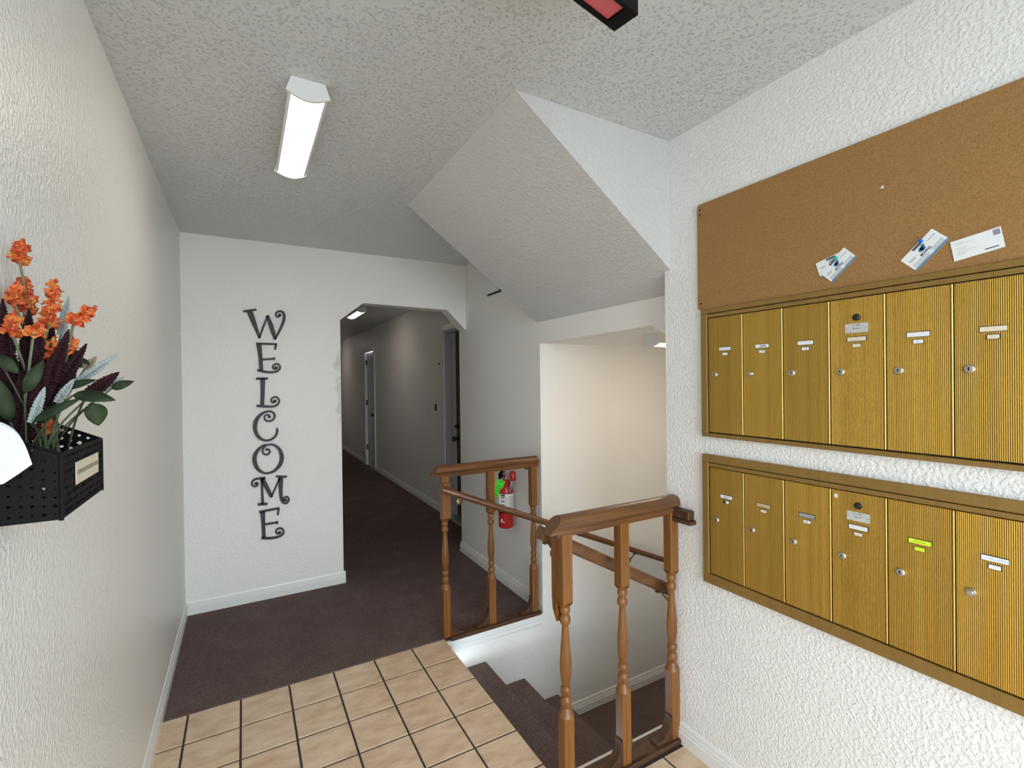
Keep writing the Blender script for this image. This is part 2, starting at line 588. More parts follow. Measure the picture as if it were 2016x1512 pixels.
# walls
struct('wall_left', bx(XL-0.1, XL, DOORY-0.12, YW2, -0.1, ZC), 'wall')
bm = bmesh.new()
prism(bm, [(XL-0.05, -0.05), (0.63, -0.05), (0.63, 1.943), (0.798, 2.080), (1.472, 2.070), (XE+0.006, 1.902), (XE+0.006, ZC), (XL-0.05, ZC)], 'y', YW, YW2)
struct('wall_back', bm, 'wall_back')
struct('wall_right', bx(XR, XE+0.06, DOORY-0.12, YM, -0.1, ZC), 'wall_knock')
bm = bmesh.new()
box(bm, XE, 3.0, YS, 3.82, -0.95, ZC)
struct('wall_landing', bm, 'wall')
struct('wall_stair_far', bx(XT, XE, YS, YS+0.06, -0.95, -0.001), 'wall_soft')
bm = bmesh.new()
box(bm, XT-0.1, XE, YN-0.012, YN, -0.95, -0.002)
box(bm, XE+0.06, 3.0, YM-0.1, YM, -0.95, 1.80)
struct('wall_stair_near', bm, 'wall_soft')
struct('wall_landing_end', bx(2.95, 3.05, YM, YS, -0.95, 1.80), 'wall_soft')
# header over the landing opening, chamfered at its near end
bm = bmesh.new()
prism(bm, [(YS, 1.713), (1.587, 1.724), (YM-0.02, 1.602), (YM-0.02, ZC), (YS, ZC)], 'x', XE, XE+0.09)
struct('wall_header', bm, 'wall_soft')
# underside of the upper stair flight
bm = bmesh.new()
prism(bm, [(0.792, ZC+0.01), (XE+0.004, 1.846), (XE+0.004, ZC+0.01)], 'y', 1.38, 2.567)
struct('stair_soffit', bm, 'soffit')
# hallway
D1, D2 = (3.97, 4.915), (8.15, 8.80)
bm = bmesh.new()
y = 3.82
for a, b_ in (D1, D2):
    box(bm, XH, XH+0.14, y, a, -0.1, 2.45)
    box(bm, XH, XH+0.14, a, b_, 2.035, 2.45)
    y = b_
box(bm, XH, XH+0.14, y, HALL_END, -0.1, 2.45)
struct('wall_hall_right', bm, 'wall')
struct('wall_hall_left', bx(0.45, 0.55, YW2, HALL_END, -0.1, 2.45), 'wall')
struct('wall_hall_end', bx(0.45, XH+0.2, HALL_END, HALL_END+0.1, -0.1, 2.45), 'wall')
# entrance wall behind the camera: glazed door and transom bars
bm = bmesh.new()
box(bm, XL-0.1, DOORX0, DOORY-0.12, DOORY, -0.1, ZC)
box(bm, DOORX1, XE+0.06, DOORY-0.12, DOORY, -0.1, ZC)
box(bm, DOORX0, DOORX1, DOORY-0.12, DOORY, DOORZ1, ZC)
struct('wall_front', bm, 'wall')
d = struct_empty('door_3', ((DOORX0+DOORX1)/2, DOORY, 0))
bm = bmesh.new()
for x in (DOORX0, DOORX1-0.04, 0.74):
    box(bm, x, x+0.04, DOORY-0.08, DOORY-0.03, 0, DOORZ1)
box(bm, DOORX0, DOORX1, DOORY-0.08, DOORY-0.03, DOORZ1-0.04, DOORZ1)
box(bm, DOORX0, DOORX1, DOORY-0.08, DOORY-0.03, 0, 0.06)
obj('door_frame', bm, 'alu', d)
obj('glass_pane', bx(DOORX0+0.04, 0.74, DOORY-0.058, DOORY-0.052, 0.06, DOORZ1-0.04), 'glass', d)
obj('glass_pane', bx(0.78, DOORX1-0.04, DOORY-0.058, DOORY-0.052, 0.06, DOORZ1-0.04), 'glass', d)
struct('ground_outside', bx(-9, 10, -18, DOORY-0.12, -0.2, -0.03), 'concrete')

# baseboards and trims
PROF = [(0, 0), (0.013, 0), (0.013, 0.046), (0.0105, 0.050), (0.0105, 0.060), (0.0075, 0.064), (0.0075, 0.074), (0.004, 0.083), (0, 0.085)]
def baseboard(name, axis, a0, a1, face, sgn, z0=0.0, prof=PROF, k=1.0):
    bm = bmesh.new()
    prism(bm, [(face+sgn*p*k, z0+q*k) for p, q in prof], axis, a0, a1)
    return struct(name, bm, 'trim')
baseboard('baseboard_left', 'y', 0, 0, 0, 0) if False else None
def bb_y(name, y0, y1, xf, s, z0=0.0):          # runs along Y, face at x = xf
    bm = bmesh.new()
    A = [bm.verts.new((xf+s*p, y0, z0+q)) for p, q in PROF]
    B = [bm.verts.new((xf+s*p, y1, z0+q)) for p, q in PROF]
    n = len(PROF)
    bm.faces.new(A); bm.faces.new(B[::-1])
    for i in range(n):
        bm.faces.new((A[i], B[i], B[(i+1) % n], A[(i+1) % n]))
    return struct(name, bm, 'trim')
def bb_x(name, x0, x1, yf, s, z0=0.0):          # runs along X, face at y = yf
    bm = bmesh.new()
    A = [bm.verts.new((x0, yf+s*p, z0+q)) for p, q in PROF]
    B = [bm.verts.new((x1, yf+s*p, z0+q)) for p, q in PROF]
    n = len(PROF)
    bm.faces.new(A); bm.faces.new(B[::-1])
    for i in range(n):
        bm.faces.new((A[i], B[i], B[(i+1) % n], A[(i+1) % n]))
    return struct(name, bm, 'trim')
bb_y('baseboard_left', DOORY, YW, XL, 1)
bb_x('baseboard_back', XL+0.013, 0.643, YW, -1, 0.004)
bb_y('baseboard_landing', YS+0.11, 3.833, XE, -1, 0.004)
bb_y('baseboard_right', DOORY, 1.352, XR, -1)
bb_y('baseboard_hall_near', 4.985, 8.085, XH, -1, 0.004)
bb_y('baseboard_hall_far', 8.865, HALL_END, XH, -1, 0.004)
bb_x('baseboard_stair', 1.757, 2.95, YS, -1, Z4)
# moulding on the stairwell edge below the far railing
bm = bmesh.new()
T = [(0, 0), (0.016, 0), (0.016, -0.012), (0.011, -0.018), (0.011, -0.032), (0.007, -0.038), (0.007, -0.056), (0.003, -0.07), (0, -0.072)]
A = [bm.verts.new((XT, YS-p, q+0.002)) for p, q in T]; B = [bm.verts.new((XE-0.01, YS-p, q+0.002)) for p, q in T]
bm.faces.new(A); bm.faces.new(B[::-1])
for i in range(len(T)):
    bm.faces.new((A[i], B[i], B[(i+1) % len(T)], A[(i+1) % len(T)]))
struct('trim_1', bm, 'trim')
struct('trim_2', bx(XT, XR+0.04, YN-0.012, YN+0.012, -0.05, 0.002, 0.002), 'trim')

# hall doors
def casing(bm, y0, y1, zt, w_=0.065, t=0.018):
    x1 = XH
    for a, b_ in ((y0-w_, y0), (y1, y1+w_)):
        box(bm, x1-t, x1+0.001, a, b_, 0.004, zt+w_, 0.003)
    box(bm, x1-t, x1+0.001, y0, y1, zt, zt+w_, 0.003)
d = struct_empty('door_1', (XH, (D1[0]+D1[1])/2, 0))
bm = bmesh.new(); casing(bm, D1[0], D1[1], 2.035); obj('casing', bm, 'trim', d)
bm = bmesh.new()
box(bm, XH, XH+0.14, D1[1]-0.02, D1[1], 0.004, 2.035)
box(bm, XH, XH+0.14, D1[0], D1[0]+0.02, 0.004, 2.035)
box(bm, XH, XH+0.14, D1[0], D1[1], 2.015, 2.035)
obj('jamb', bm, 'door_grey', d)
bm = bx(XH+0.085, XH+0.10, D1[1]-0.075, D1[1]-0.02, 0.004, 2.015, 0.002); obj('door_stop', bm, 'door_white', d)
lf = obj('door_leaf', bx(XH+0.10, XH+0.14, D1[0]+0.02, D1[1]-0.02, 0.012, 2.015), 'door_brown', d)
bm = bmesh.new(); lathe(bm, [(0.030, 0), (0.030, 0.006), (0.012, 0.01), (0.010, 0.03), (0.026, 0.04), (0.030, 0.055), (0.022, 0.068), (0.005, 0.07)], (XH+0.10, 4.80, 0.86), (-1, 0, 0), 16); obj('knob', bm, 'bronze', lf, True)
bm = bmesh.new(); lathe(bm, [(0.030, 0), (0.030, 0.012), (0.022, 0.02), (0.005, 0.022)], (XH+0.10, 4.80, 0.995), (-1, 0, 0), 16); box(bm, XH+0.06, XH+0.085, 4.795, 4.805, 0.98, 1.01); obj('deadbolt', bm, 'bronze', lf, True)
obj('threshold', bx(XH-0.02, XH+0.14, D1[0], D1[1], 0.0, 0.014, 0.004), 'alu', d)
d = struct_empty('door_2', (XH, (D2[0]+D2[1])/2, 0))
bm = bmesh.new(); casing(bm, D2[0], D2[1], 2.02); obj('casing', bm, 'trim', d)
lf = obj('door_leaf', bx(XH+0.025, XH+0.065, D2[0]+0.003, D2[1]-0.003, 0.012, 2.02), 'door_white', d)
bm = bmesh.new(); lathe(bm, [(0.032, 0), (0.032, 0.006), (0.012, 0.01), (0.010, 0.03), (0.026, 0.04), (0.030, 0.055), (0.022, 0.068), (0.005, 0.07)], (XH+0.025, D2[0]+0.07, 0.93), (-1, 0, 0), 16); obj('knob', bm, 'bronze', lf, True)
for z in (0.28, 1.08, 1.80):
    bm = bx(XH+0.004, XH+0.024, D2[1]-0.03, D2[1]+0.004, z, z+0.09, 0.003); obj('hinge', bm, 'door_brown', lf)

# ------------------------------------------------------------------ light fixtures
def fixture(name, label, c, axis, length, zc, lens='lens', yaw=0.0, w_=0.128):
    t = thing(name, label, 'light', (c[0], c[1], zc), 'strip lights on the ceilings')
    def sec(k, drop):
        h = w_/2*k
        p = [(-h*0.76, 0.0), (-h, -0.046)]
        for i in range(1, 12):
            a = i/12
            p.append((-h+2*h*a, -0.046-drop*math.sin(math.pi*a)))
        return p+[(h, -0.046), (h*0.76, 0.0)]
    def P(u, s, z):
        cu, su = math.cos(yaw), math.sin(yaw)
        x, y = (u, s) if axis == 'y' else (s, u)
        return Vector((c[0]+x*cu-y*su, c[1]+x*su+y*cu, zc+z))
    def ext(bm, pr, s0, s1):
        A = [bm.verts.new(P(u, s0, z)) for u, z in pr]; B = [bm.verts.new(P(u, s1, z)) for u, z in pr]
        n = len(pr)
        bm.faces.new(A); bm.faces.new(B[::-1])
        for i in range(n):
            bm.faces.new((A[i], B[i], B[(i+1) % n], A[(i+1) % n]))
    L = length/2
    bm = bmesh.new(); ext(bm, sec(0.94, 0.018), -L+0.006, L-0.006); bm.faces.ensure_lookup_table()
    bm.normal_update()
    for f_ in bm.faces:
        zz = [q.co.z-zc for q in f_.verts]
        f_.material_index = 0 if max(zz) < -0.0465 and len(f_.verts) == 4 else 1
    obj('lens', bm, [lens, 'lens_side'], t, True)
    for s in (-1, 1):
        bm = bmesh.new(); ext(bm, sec(1.05, 0.021), s*L-0.006 if s > 0 else s*L-0.004, s*L+0.004 if s > 0 else s*L+0.006); obj('end_cap', bm, 'white_plastic', t)
    bm = bmesh.new(); ext(bm, [(-w_*0.38, -0.0005), (-w_*0.39, -0.004), (w_*0.39, -0.004), (w_*0.38, -0.0005)], -L, L); obj('housing', bm, 'white_plastic', t)
    return t
fixture('ceiling_light', 'lit white strip light on the textured ceiling above the welcome wall', (0.197, 1.985), 'y', 0.655, ZC, yaw=0.0)
fixture('ceiling_light', 'small lit strip light seen on the hallway ceiling through the archway', (1.30, 6.40), 'y', 0.66, 2.42, 'lens_hall')
fixture('ceiling_light', 'strip light farthest down the hallway beyond the white door', (1.30, 10.6), 'y', 0.66, 2.42, 'lens_hall')
fixture('ceiling_light', 'lit strip light half hidden behind the mailbox wall over the landing', (2.21, 1.825), 'x', 0.66, 1.715, 'lens_warm')

# traced outlines in metres: letters (x, z, stroke width) on the welcome wall; flower parts (base, tip) in the wall box
LETTERS = {'W':[[(0.009,1.967,0.0121),(0.087,1.984,0.0132)],[(0.046,1.972,0.036),(0.075,1.881,0.0264),(0.104,1.791,0.0132)],[(0.102,1.791,0.0108),(0.129,1.873,0.012),(0.155,1.948,0.0108)],[(0.153,1.948,0.0168),(0.175,1.875,0.0288),(0.199,1.787,0.0192)],[(0.197,1.785,0.0096),(0.23,1.854,0.0156),(0.254,1.92,0.018),(0.255,1.966,0.0156),(0.236,1.982,0.0121),(0.212,1.973,0.012),(0.205,1.951,0.012),(0.219,1.942,0.012),(0.23,1.955,0.0168)]],'E':[[(0.082,1.753,0.0143),(0.209,1.752,0.0132)],[(0.205,1.754,0.0108),(0.197,1.714,0.0132)],[(0.099,1.749,0.0312),(0.107,1.656,0.024),(0.111,1.572,0.024)],[(0.115,1.645,0.0121),(0.192,1.651,0.0132)],[(0.192,1.662,0.0072),(0.192,1.642,0.0072)],[(0.086,1.573,0.0168),(0.141,1.56,0.0156),(0.194,1.56,0.0144),(0.222,1.579,0.0132),(0.226,1.6,0.012),(0.212,1.616,0.012),(0.19,1.61,0.0108),(0.182,1.593,0.012),(0.192,1.581,0.0132),(0.204,1.591,0.0168)]],'L':[[(0.078,1.515,0.0156),(0.151,1.516,0.0143)],[(0.119,1.516,0.03),(0.117,1.422,0.0252),(0.113,1.333,0.024)],[(0.079,1.331,0.0168),(0.133,1.324,0.0168),(0.185,1.323,0.0132),(0.212,1.341,0.0121),(0.217,1.367,0.011),(0.2,1.387,0.012),(0.177,1.383,0.0108),(0.168,1.364,0.012),(0.178,1.351,0.0132),(0.192,1.36,0.0168)]],'C':[[(0.208,1.164,0.0216),(0.195,1.162,0.012)],[(0.205,1.157,0.0144),(0.192,1.119,0.0143),(0.164,1.096,0.0143),(0.127,1.092,0.0144),(0.091,1.116,0.0204),(0.07,1.161,0.0242),(0.071,1.217,0.0264),(0.096,1.263,0.0204),(0.133,1.287,0.0144),(0.167,1.288,0.0132),(0.187,1.267,0.0132),(0.183,1.238,0.0121),(0.162,1.223,0.012),(0.137,1.227,0.012),(0.125,1.246,0.0108),(0.133,1.264,0.0099),(0.15,1.265,0.012),(0.156,1.251,0.0154)]],'O':[[(0.13,1.066,0.0096),(0.098,1.045,0.0168),(0.068,1.004,0.0242),(0.063,0.953,0.0264),(0.083,0.898,0.0204),(0.124,0.868,0.0132),(0.174,0.874,0.0168),(0.215,0.914,0.0242),(0.229,0.967,0.0264),(0.215,1.022,0.0204),(0.185,1.054,0.0144),(0.147,1.061,0.012),(0.12,1.045,0.012),(0.111,1.022,0.012),(0.119,1.0,0.012),(0.14,0.994,0.012),(0.155,1.009,0.012),(0.149,1.028,0.0108),(0.134,1.029,0.0132)]],'M':[[(0.126,0.835,0.0156),(0.088,0.836,0.0144),(0.055,0.829,0.0132),(0.044,0.806,0.012),(0.056,0.786,0.012),(0.076,0.788,0.011),(0.079,0.804,0.0108),(0.067,0.804,0.0143)],[(0.104,0.832,0.0168),(0.105,0.744,0.0144),(0.108,0.659,0.018)],[(0.077,0.66,0.0156),(0.136,0.656,0.0156)],[(0.106,0.835,0.0264),(0.136,0.763,0.0264),(0.162,0.699,0.0192)],[(0.16,0.699,0.0096),(0.188,0.763,0.0108),(0.216,0.83,0.012)],[(0.19,0.839,0.0132),(0.259,0.829,0.0132)],[(0.22,0.829,0.0312),(0.219,0.753,0.0252),(0.222,0.681,0.0192),(0.235,0.651,0.0144),(0.256,0.646,0.0132),(0.269,0.667,0.012),(0.259,0.687,0.012),(0.239,0.684,0.012),(0.237,0.669,0.0132),(0.25,0.666,0.0156)]],'F':[[(0.085,0.608,0.0143),(0.21,0.616,0.0132)],[(0.205,0.615,0.0108),(0.199,0.57,0.0132)],[(0.106,0.608,0.03),(0.109,0.52,0.022),(0.111,0.429,0.024)],[(0.12,0.518,0.0132),(0.196,0.519,0.0132)],[(0.196,0.529,0.0072),(0.195,0.507,0.0072)],[(0.097,0.429,0.0168),(0.147,0.418,0.0156),(0.2,0.419,0.0144),(0.229,0.435,0.0132),(0.232,0.458,0.012),(0.215,0.476,0.012),(0.193,0.473,0.0108),(0.186,0.456,0.012),(0.197,0.441,0.0132),(0.21,0.448,0.0154)]]}
ORANGE = [((-0.31, 1.055, 1.68), (-0.305, 1.055, 1.711)), ((-0.349, 1.099, 1.612), (-0.345, 1.099, 1.658)), ((-0.31, 1.033, 1.609), (-0.306, 1.033, 1.637)), ((-0.303, 1.055, 1.599), (-0.297, 1.055, 1.629)), ((-0.27, 1.033, 1.575), (-0.262, 1.033, 1.647)), ((-0.232, 1.0, 1.58), (-0.207, 1.0, 1.602)), ((-0.3, 0.989, 1.557), (-0.296, 0.989, 1.587)), ((-0.273, 0.978, 1.557), (-0.267, 0.978, 1.569)), ((-0.246, 1.011, 1.533), (-0.236, 1.011, 1.551)), ((-0.261, 1.0, 1.52), (-0.255, 1.0, 1.55)), ((-0.277, 1.022, 1.408), (-0.264, 1.022, 1.418))]
PURPLE = [((-0.313, 1.0, 1.508), (-0.313, 1.0, 1.609)), ((-0.296, 1.022, 1.533), (-0.29, 1.022, 1.598)), ((-0.285, 0.989, 1.492), (-0.266, 0.989, 1.57)), ((-0.273, 1.044, 1.535), (-0.269, 1.044, 1.576)), ((-0.262, 0.978, 1.492), (-0.233, 0.978, 1.564)), ((-0.258, 1.0, 1.489), (-0.217, 1.0, 1.544)), ((-0.215, 0.989, 1.465), (-0.175, 0.989, 1.498)), ((-0.293, 0.978, 1.421), (-0.287, 0.978, 1.501)), ((-0.281, 0.967, 1.421), (-0.254, 0.967, 1.516))]
PALE = [((-0.267, 1.077, 1.563), (-0.256, 1.077, 1.63)), ((-0.238, 1.022, 1.48), (-0.179, 1.022, 1.531)), ((-0.21, 1.0, 1.464), (-0.17, 1.0, 1.49)), ((-0.271, 0.956, 1.423), (-0.256, 0.956, 1.475)), ((-0.251, 0.989, 1.451), (-0.231, 0.989, 1.487)), ((-0.232, 1.055, 1.505), (-0.217, 1.055, 1.526))]
LEAVES = [((-0.185, 0.989, 1.471), (-0.156, 0.989, 1.483), 0.0127), ((-0.225, 0.956, 1.462), (-0.174, 0.956, 1.453), 0.0175), ((-0.201, 0.945, 1.45), (-0.193, 0.945, 1.415), 0.0255), ((-0.303, 0.945, 1.521), (-0.28, 0.945, 1.495), 0.015), ((-0.278, 0.956, 1.466), (-0.256, 0.956, 1.516), 0.0152), ((-0.266, 0.945, 1.424), (-0.212, 0.945, 1.458), 0.012), ((-0.244, 1.0, 1.472), (-0.206, 1.0, 1.486), 0.0112), ((-0.244, 1.022, 1.535), (-0.229, 1.022, 1.506), 0.0214), ((-0.233, 1.033, 1.521), (-0.221, 1.033, 1.511), 0.0075), ((-0.275, 1.0, 1.528), (-0.257, 1.0, 1.551), 0.0128), ((-0.324, 1.011, 1.47), (-0.303, 1.011, 1.524), 0.0195), ((-0.297, 0.967, 1.425), (-0.311, 0.967, 1.492), 0.0185), ((-0.264, 1.033, 1.444), (-0.238, 1.033, 1.501), 0.0166), ((-0.312, 1.022, 1.525), (-0.315, 1.022, 1.556), 0.0148)]
LEAVES += [((-0.318, 1.033, 1.434), (-0.292, 1.033, 1.492), 0.0216), ((-0.291, 1.022, 1.433), (-0.264, 1.022, 1.491), 0.0214), ((-0.271, 1.011, 1.423), (-0.244, 1.011, 1.472), 0.0195), ((-0.306, 1.044, 1.453), (-0.318, 1.044, 1.514), 0.0219), ((-0.274, 1.044, 1.462), (-0.254, 1.044, 1.517), 0.0202), ((-0.328, 1.033, 1.423), (-0.322, 1.033, 1.485), 0.02)]


# ------------------------------------------------------------------ railings
def baluster_mesh():
    bm = bmesh.new()
    s = 0.0215
    box(bm, -s, s, -s, s, 0.018, 0.296, 0.003)
    box(bm, -s, s, -s, s, 0.690, 0.940, 0.003)
    prof = [(0.0285, 0.294), (0.021, 0.312), (0.0185, 0.316), (0.0155, 0.322), (0.0195, 0.334), (0.0205, 0.345), (0.0175, 0.357), (0.0125, 0.363),
            (0.0145, 0.368), (0.0185, 0.374), (0.0195, 0.384), (0.0175, 0.394), (0.0125, 0.399), (0.014, 0.404), (0.0180, 0.425), (0.0205, 0.455),
            (0.0208, 0.480), (0.0185, 0.515), (0.0155, 0.550), (0.0130, 0.585), (0.0115, 0.610), (0.0125, 0.614), (0.0185, 0.622), (0.0200, 0.632),
            (0.0180, 0.643), (0.0125, 0.650), (0.0125, 0.653), (0.0175, 0.658), (0.0190, 0.667), (0.0170, 0.676), (0.0150, 0.679), (0.0210, 0.684), (0.0285, 0.694)]
    lathe(bm, prof, (0, 0, 0), (0, 0, 1), 20)
    bmesh.ops.recalc_face_normals(bm, faces=bm.faces)
    me = bpy.data.meshes.new('baluster')
    bm.to_mesh(me); bm.free()
    me.materials.append(M['oak_v'])
    for p in me.polygons:
        p.use_smooth = True
    me.set_sharp_from_angle(angle=math.radians(35))
    return me
BAL = baluster_mesh()

def top_rail(t, x0, x1, yc, z0, z1, matn):
    # loaf profile on a flat fillet, left end mitred
    h = z1-z0
    hw = 0.031
    pr = [(-hw*0.86, 0), (-hw*0.86, h*0.16), (-hw*0.74, h*0.22), (-hw*0.74, h*0.27), (-hw, h*0.36), (-hw*1.02, h*0.56), (-hw*0.88, h*0.78), (-hw*0.55, h*0.94), (0, h)]
    pr = pr+[(-a, b_) for a, b_ in pr[-2::-1]]
    bm = bmesh.new()
    A = [bm.verts.new((x0+b_*0.95, yc+a, z0+b_)) for a, b_ in pr]
    r = 0.012
    B = [bm.verts.new((x1-0.010*(b_/h)**3, yc+a, z0+b_)) for a, b_ in pr]
    n = len(pr)
    bm.faces.new(A); bm.faces.new(B[::-1])
    for i in range(n):
        bm.faces.new((A[i], B[i], B[(i+1) % n], A[(i+1) % n]))
    obj('top_rail', bm, matn, t, True)
    obj('rail_fillet', bx(x0+0.035, x1, yc-0.020, yc+0.020, z0-0.013, z0+0.0005), 'oak_x', t)

def gusset(t, x, yc, s, z0, w_=0.085, h=0.095):
    bm = bmesh.new()
    p = [(0, 0)]
    for i in range(9):
        a = i/8*math.pi/2
        p.append((w_-(w_-0.006)*math.sin(a), 0.010+(h-0.010)*(1-math.cos(a))))
    p.insert(1, (w_, 0))
    p.append((0, h))
    prism(bm, [(x+s*a, z0+b_) for a, b_ in p], 'y', yc-0.017, yc+0.017)
    obj('gusset', bm, 'oak_dark', t)

def railing(label, xs, yc, x0, x1, rz0, rz1, px0, px1, py0, py1, guss, matn):
    t = thing('stair_railing', label, 'railing', (xs[0], yc, 0), 'oak guard railings around the stairwell')
    top_rail(t, x0, x1, yc, rz0, rz1, matn)
    for x in xs:
        o = bpy.data.objects.new('baluster', BAL)
        COL.objects.link(o)
        o.parent = t
        o.location = (x-xs[0], 0, 0)
    for i, s in guss:
        gusset(t, xs[i]+s*0.021, yc, s, 0.020)
    obj('base_plate', bx(px0, px1, py0, py1, 0.001, 0.020, 0.003), 'oak_dark', t)
    return t

t1 = railing('oak railing with three turned balusters in front of the fire extinguisher', (0.996, 1.290, 1.592), 2.562, 0.908, 1.622, 0.946, 1.002,
             1.012, 1.622, 2.522, 2.604, ((0, 1), (1, -1), (1, 1), (2, -1)), 'oak_x')
obj('mounting_block', bx(0.972, 1.022, 2.527, 2.541, 0.70, 0.905, 0.004), 'oak_v', t1)
obj('end_cleat', bx(1.540, 1.612, 2.548, 2.576, 0.921, 0.934), 'oak_dark', t1)
t2 = railing('worn oak railing with three turned balusters next to the mailbox wall', (0.980, 1.247, 1.512), 1.372, 0.902, 1.566, 0.944, 1.003,
             XT, 1.533, 1.338, 1.428, ((1, -1), (1, 1), (2, -1)), 'oak_old')
bm = bmesh.new()
prism(bm, [(1.394, 0.62), (1.418, 0.66), (1.422, 0.70), (1.422, 0.925), (1.394, 0.925)], 'x', 0.958, 0.992)
obj('mounting_block', bm, 'oak_v', t2)
bm = bmesh.new(); box(bm, 1.50, 1.534, 1.272, 1.352, 0.922, 0.958, 0.003); box(bm, 1.497, 1.534, 1.262, 1.36, 0.906, 0.922, 0.002)
obj('wall_block', bm, 'oak_dark', t2)
bm = bmesh.new(); lathe(bm, [(0.004, 0), (0.004, 0.002), (0.001, 0.003)], (1.497, 1.312, 0.935), (-1, 0, 0), 10)
obj('screw', bm, 'brass', t2)

# handrails going down the stair
def handrail(label, p0, p1, rad, brs, matn):
    t = thing('handrail', label, 'handrail', p0, 'handrails down the stair')
    p0, p1 = Vector(p0), Vector(p1)
    d_ = (p1-p0).normalized()
    bm = bmesh.new()
    if rad < 0.02:
        tube(bm, [p0, p0+d_*0.004, p1], [rad*0.85, rad, rad], 16)
    else:
        side = Vector((0, 1, 0)); upv = d_.cross(side); upv = upv if upv.z > 0 else -upv
        pr = []
        for k in range(20):
            a = 2*math.pi*k/20
            ca, sa = math.cos(a), math.sin(a)
            pr.append((math.copysign(abs(ca)**0.6, ca)*rad*0.78, math.copysign(abs(sa)**0.6, sa)*rad))
        A = [bm.verts.new(p0+side*a+upv*b_) for a, b_ in pr]; B = [bm.verts.new(p1+side*a+upv*b_) for a, b_ in pr]
        bm.faces.new(A); bm.faces.new(B[::-1])
        for i in range(20):
            bm.faces.new((A[i], B[i], B[(i+1) % 20], A[(i+1) % 20]))
    obj('rail', bm, matn, t, True)
    for f, wp in brs:
        q = p0.lerp(p1, f)
        wp = Vector(wp)
        bm = bmesh.new()
        a = q-Vector((0, 0, rad*0.9))
        tube(bm, [a, a+Vector((0, (wp.y-a.y)*0.3, -0.012)), wp+Vector((0, (a.y-wp.y)*0.25, 0.01)), wp], 0.0045, 8)
        ny = 1 if wp.y > q.y else -1
        lathe(bm, [(0.02, 0), (0.02, 0.003), (0.012, 0.006), (0.006, 0.007)], wp, (0, -ny, 0), 14)
        box(bm, a.x-0.022, a.x+0.022, a.y-0.009, a.y+0.009, a.z-0.004, a.z+0.002)
        obj('bracket', bm, 'brass', t, True)
    return t
handrail('slim round wooden handrail fixed to the far stairwell wall below the extinguisher', (0.945, 2.475, 0.885), (2.80, 2.475, 0.099), 0.0185,
         ((0.06, (1.075, 2.527, 0.79)), (0.775, (2.37, YS-0.001, 0.195))), 'oak_x')
handrail('thick worn wooden handrail sloping down behind the near railing', (0.942, 1.478, 0.919), (2.40, 1.478, 0.127), 0.0245,
         ((0.028, (0.975, 1.424, 0.852)), (0.423, (1.585, YM+0.001, 0.50))), 'oak_old')

# ------------------------------------------------------------------ mailboxes
U, V = Vector((0, -1, 0)), Vector((0, 0, 1))       # reading directions on the mailbox wall
DY = [1.1895-0.1415*i for i in range(8)]
def card(parent, name, yc, zc, w_, h_, matn, marks=(), recess=True, x=1.5195):
    """small card in its slot; marks = list of (2d mesh, material)"""
    bm = bmesh.new()
    mats = [matn, 'shadow_gap']
    slab(bm, (x+0.0008, yc, zc), U, V, w_, h_, 0.0012, 0)
    if recess:
        for du, dv, a, b_ in ((0, h_/2+0.0008, w_+0.003, 0.0016), (0, -h_/2-0.0005, w_+0.003, 0.001), (-w_/2-0.0008, 0, 0.0016, h_), (w_/2+0.0005, 0, 0.001, h_)):
            slab(bm, Vector((x+0.0006, yc, zc))+U*du+V*dv, U, V, a, b_, 0.0006, 1)
    for vf, mn, du, dv, fit in marks:
        if mn not in mats:
            mats.append(mn)
        put2d(bm, vf, Vector((x-0.0004, yc, zc))+U*du+V*dv, U, V, 0.0003, mats.index(mn), fit)
    return obj(name, bm, mats, parent)

def lock(parent, yc, zc, r, kind):
    bm = bmesh.new()
    x = 1.5205
    mats = ['chrome', 'shadow_gap'] if kind != 'black' else ['black_metal', 'shadow_gap']
    if kind == 'round':
        lathe(bm, [(r, 0), (r, 0.003), (r*0.85, 0.005), (r*0.66, 0.005), (r*0.62, 0.008), (r*0.5, 0.0095), (0.0005, 0.0095)], (x, yc, zc), (-1, 0, 0), 24)
    else:
        lathe(bm, [(r, 0), (r, 0.003), (r*0.8, 0.0055), (r*0.55, 0.006), (0.0005, 0.006)], (x, yc, zc), (-1, 0, 0), 24)
        slab(bm, (x-0.0058, yc, zc-0.0005), U, V, r*0.22, r*0.75, 0.0006, 1)
        lathe(bm, [(r*0.22, 0), (r*0.22, 0.0005), (0.0003, 0.0006)], (x-0.0059, yc, zc+r*0.25), (-1, 0, 0), 10, 1)
    return obj('lock', bm, mats, parent, True)

def plate_marks():
    o = [(text2d('U.S. MAIL', 0.0060), 'ink', 0, 0.0082, 0.022), (text2d('Bommer', 0.0055), 'ink', 0, -0.0012, 0.019)]
    o += [(rect2d(0.044, 0.0006), 'ink_grey', 0, 0.0042, None), (rect2d(0.012, 0.0012), 'ink_grey', -0.018, -0.0102, None), (rect2d(0.012, 0.0012), 'ink_grey', 0.018, -0.0102, None)]
    o += [(rect2d(0.0022, 0.0026), 'ink', -0.0245, -0.001, None), (rect2d(0.0022, 0.0026), 'ink', 0.0245, -0.001, None)]
    return o

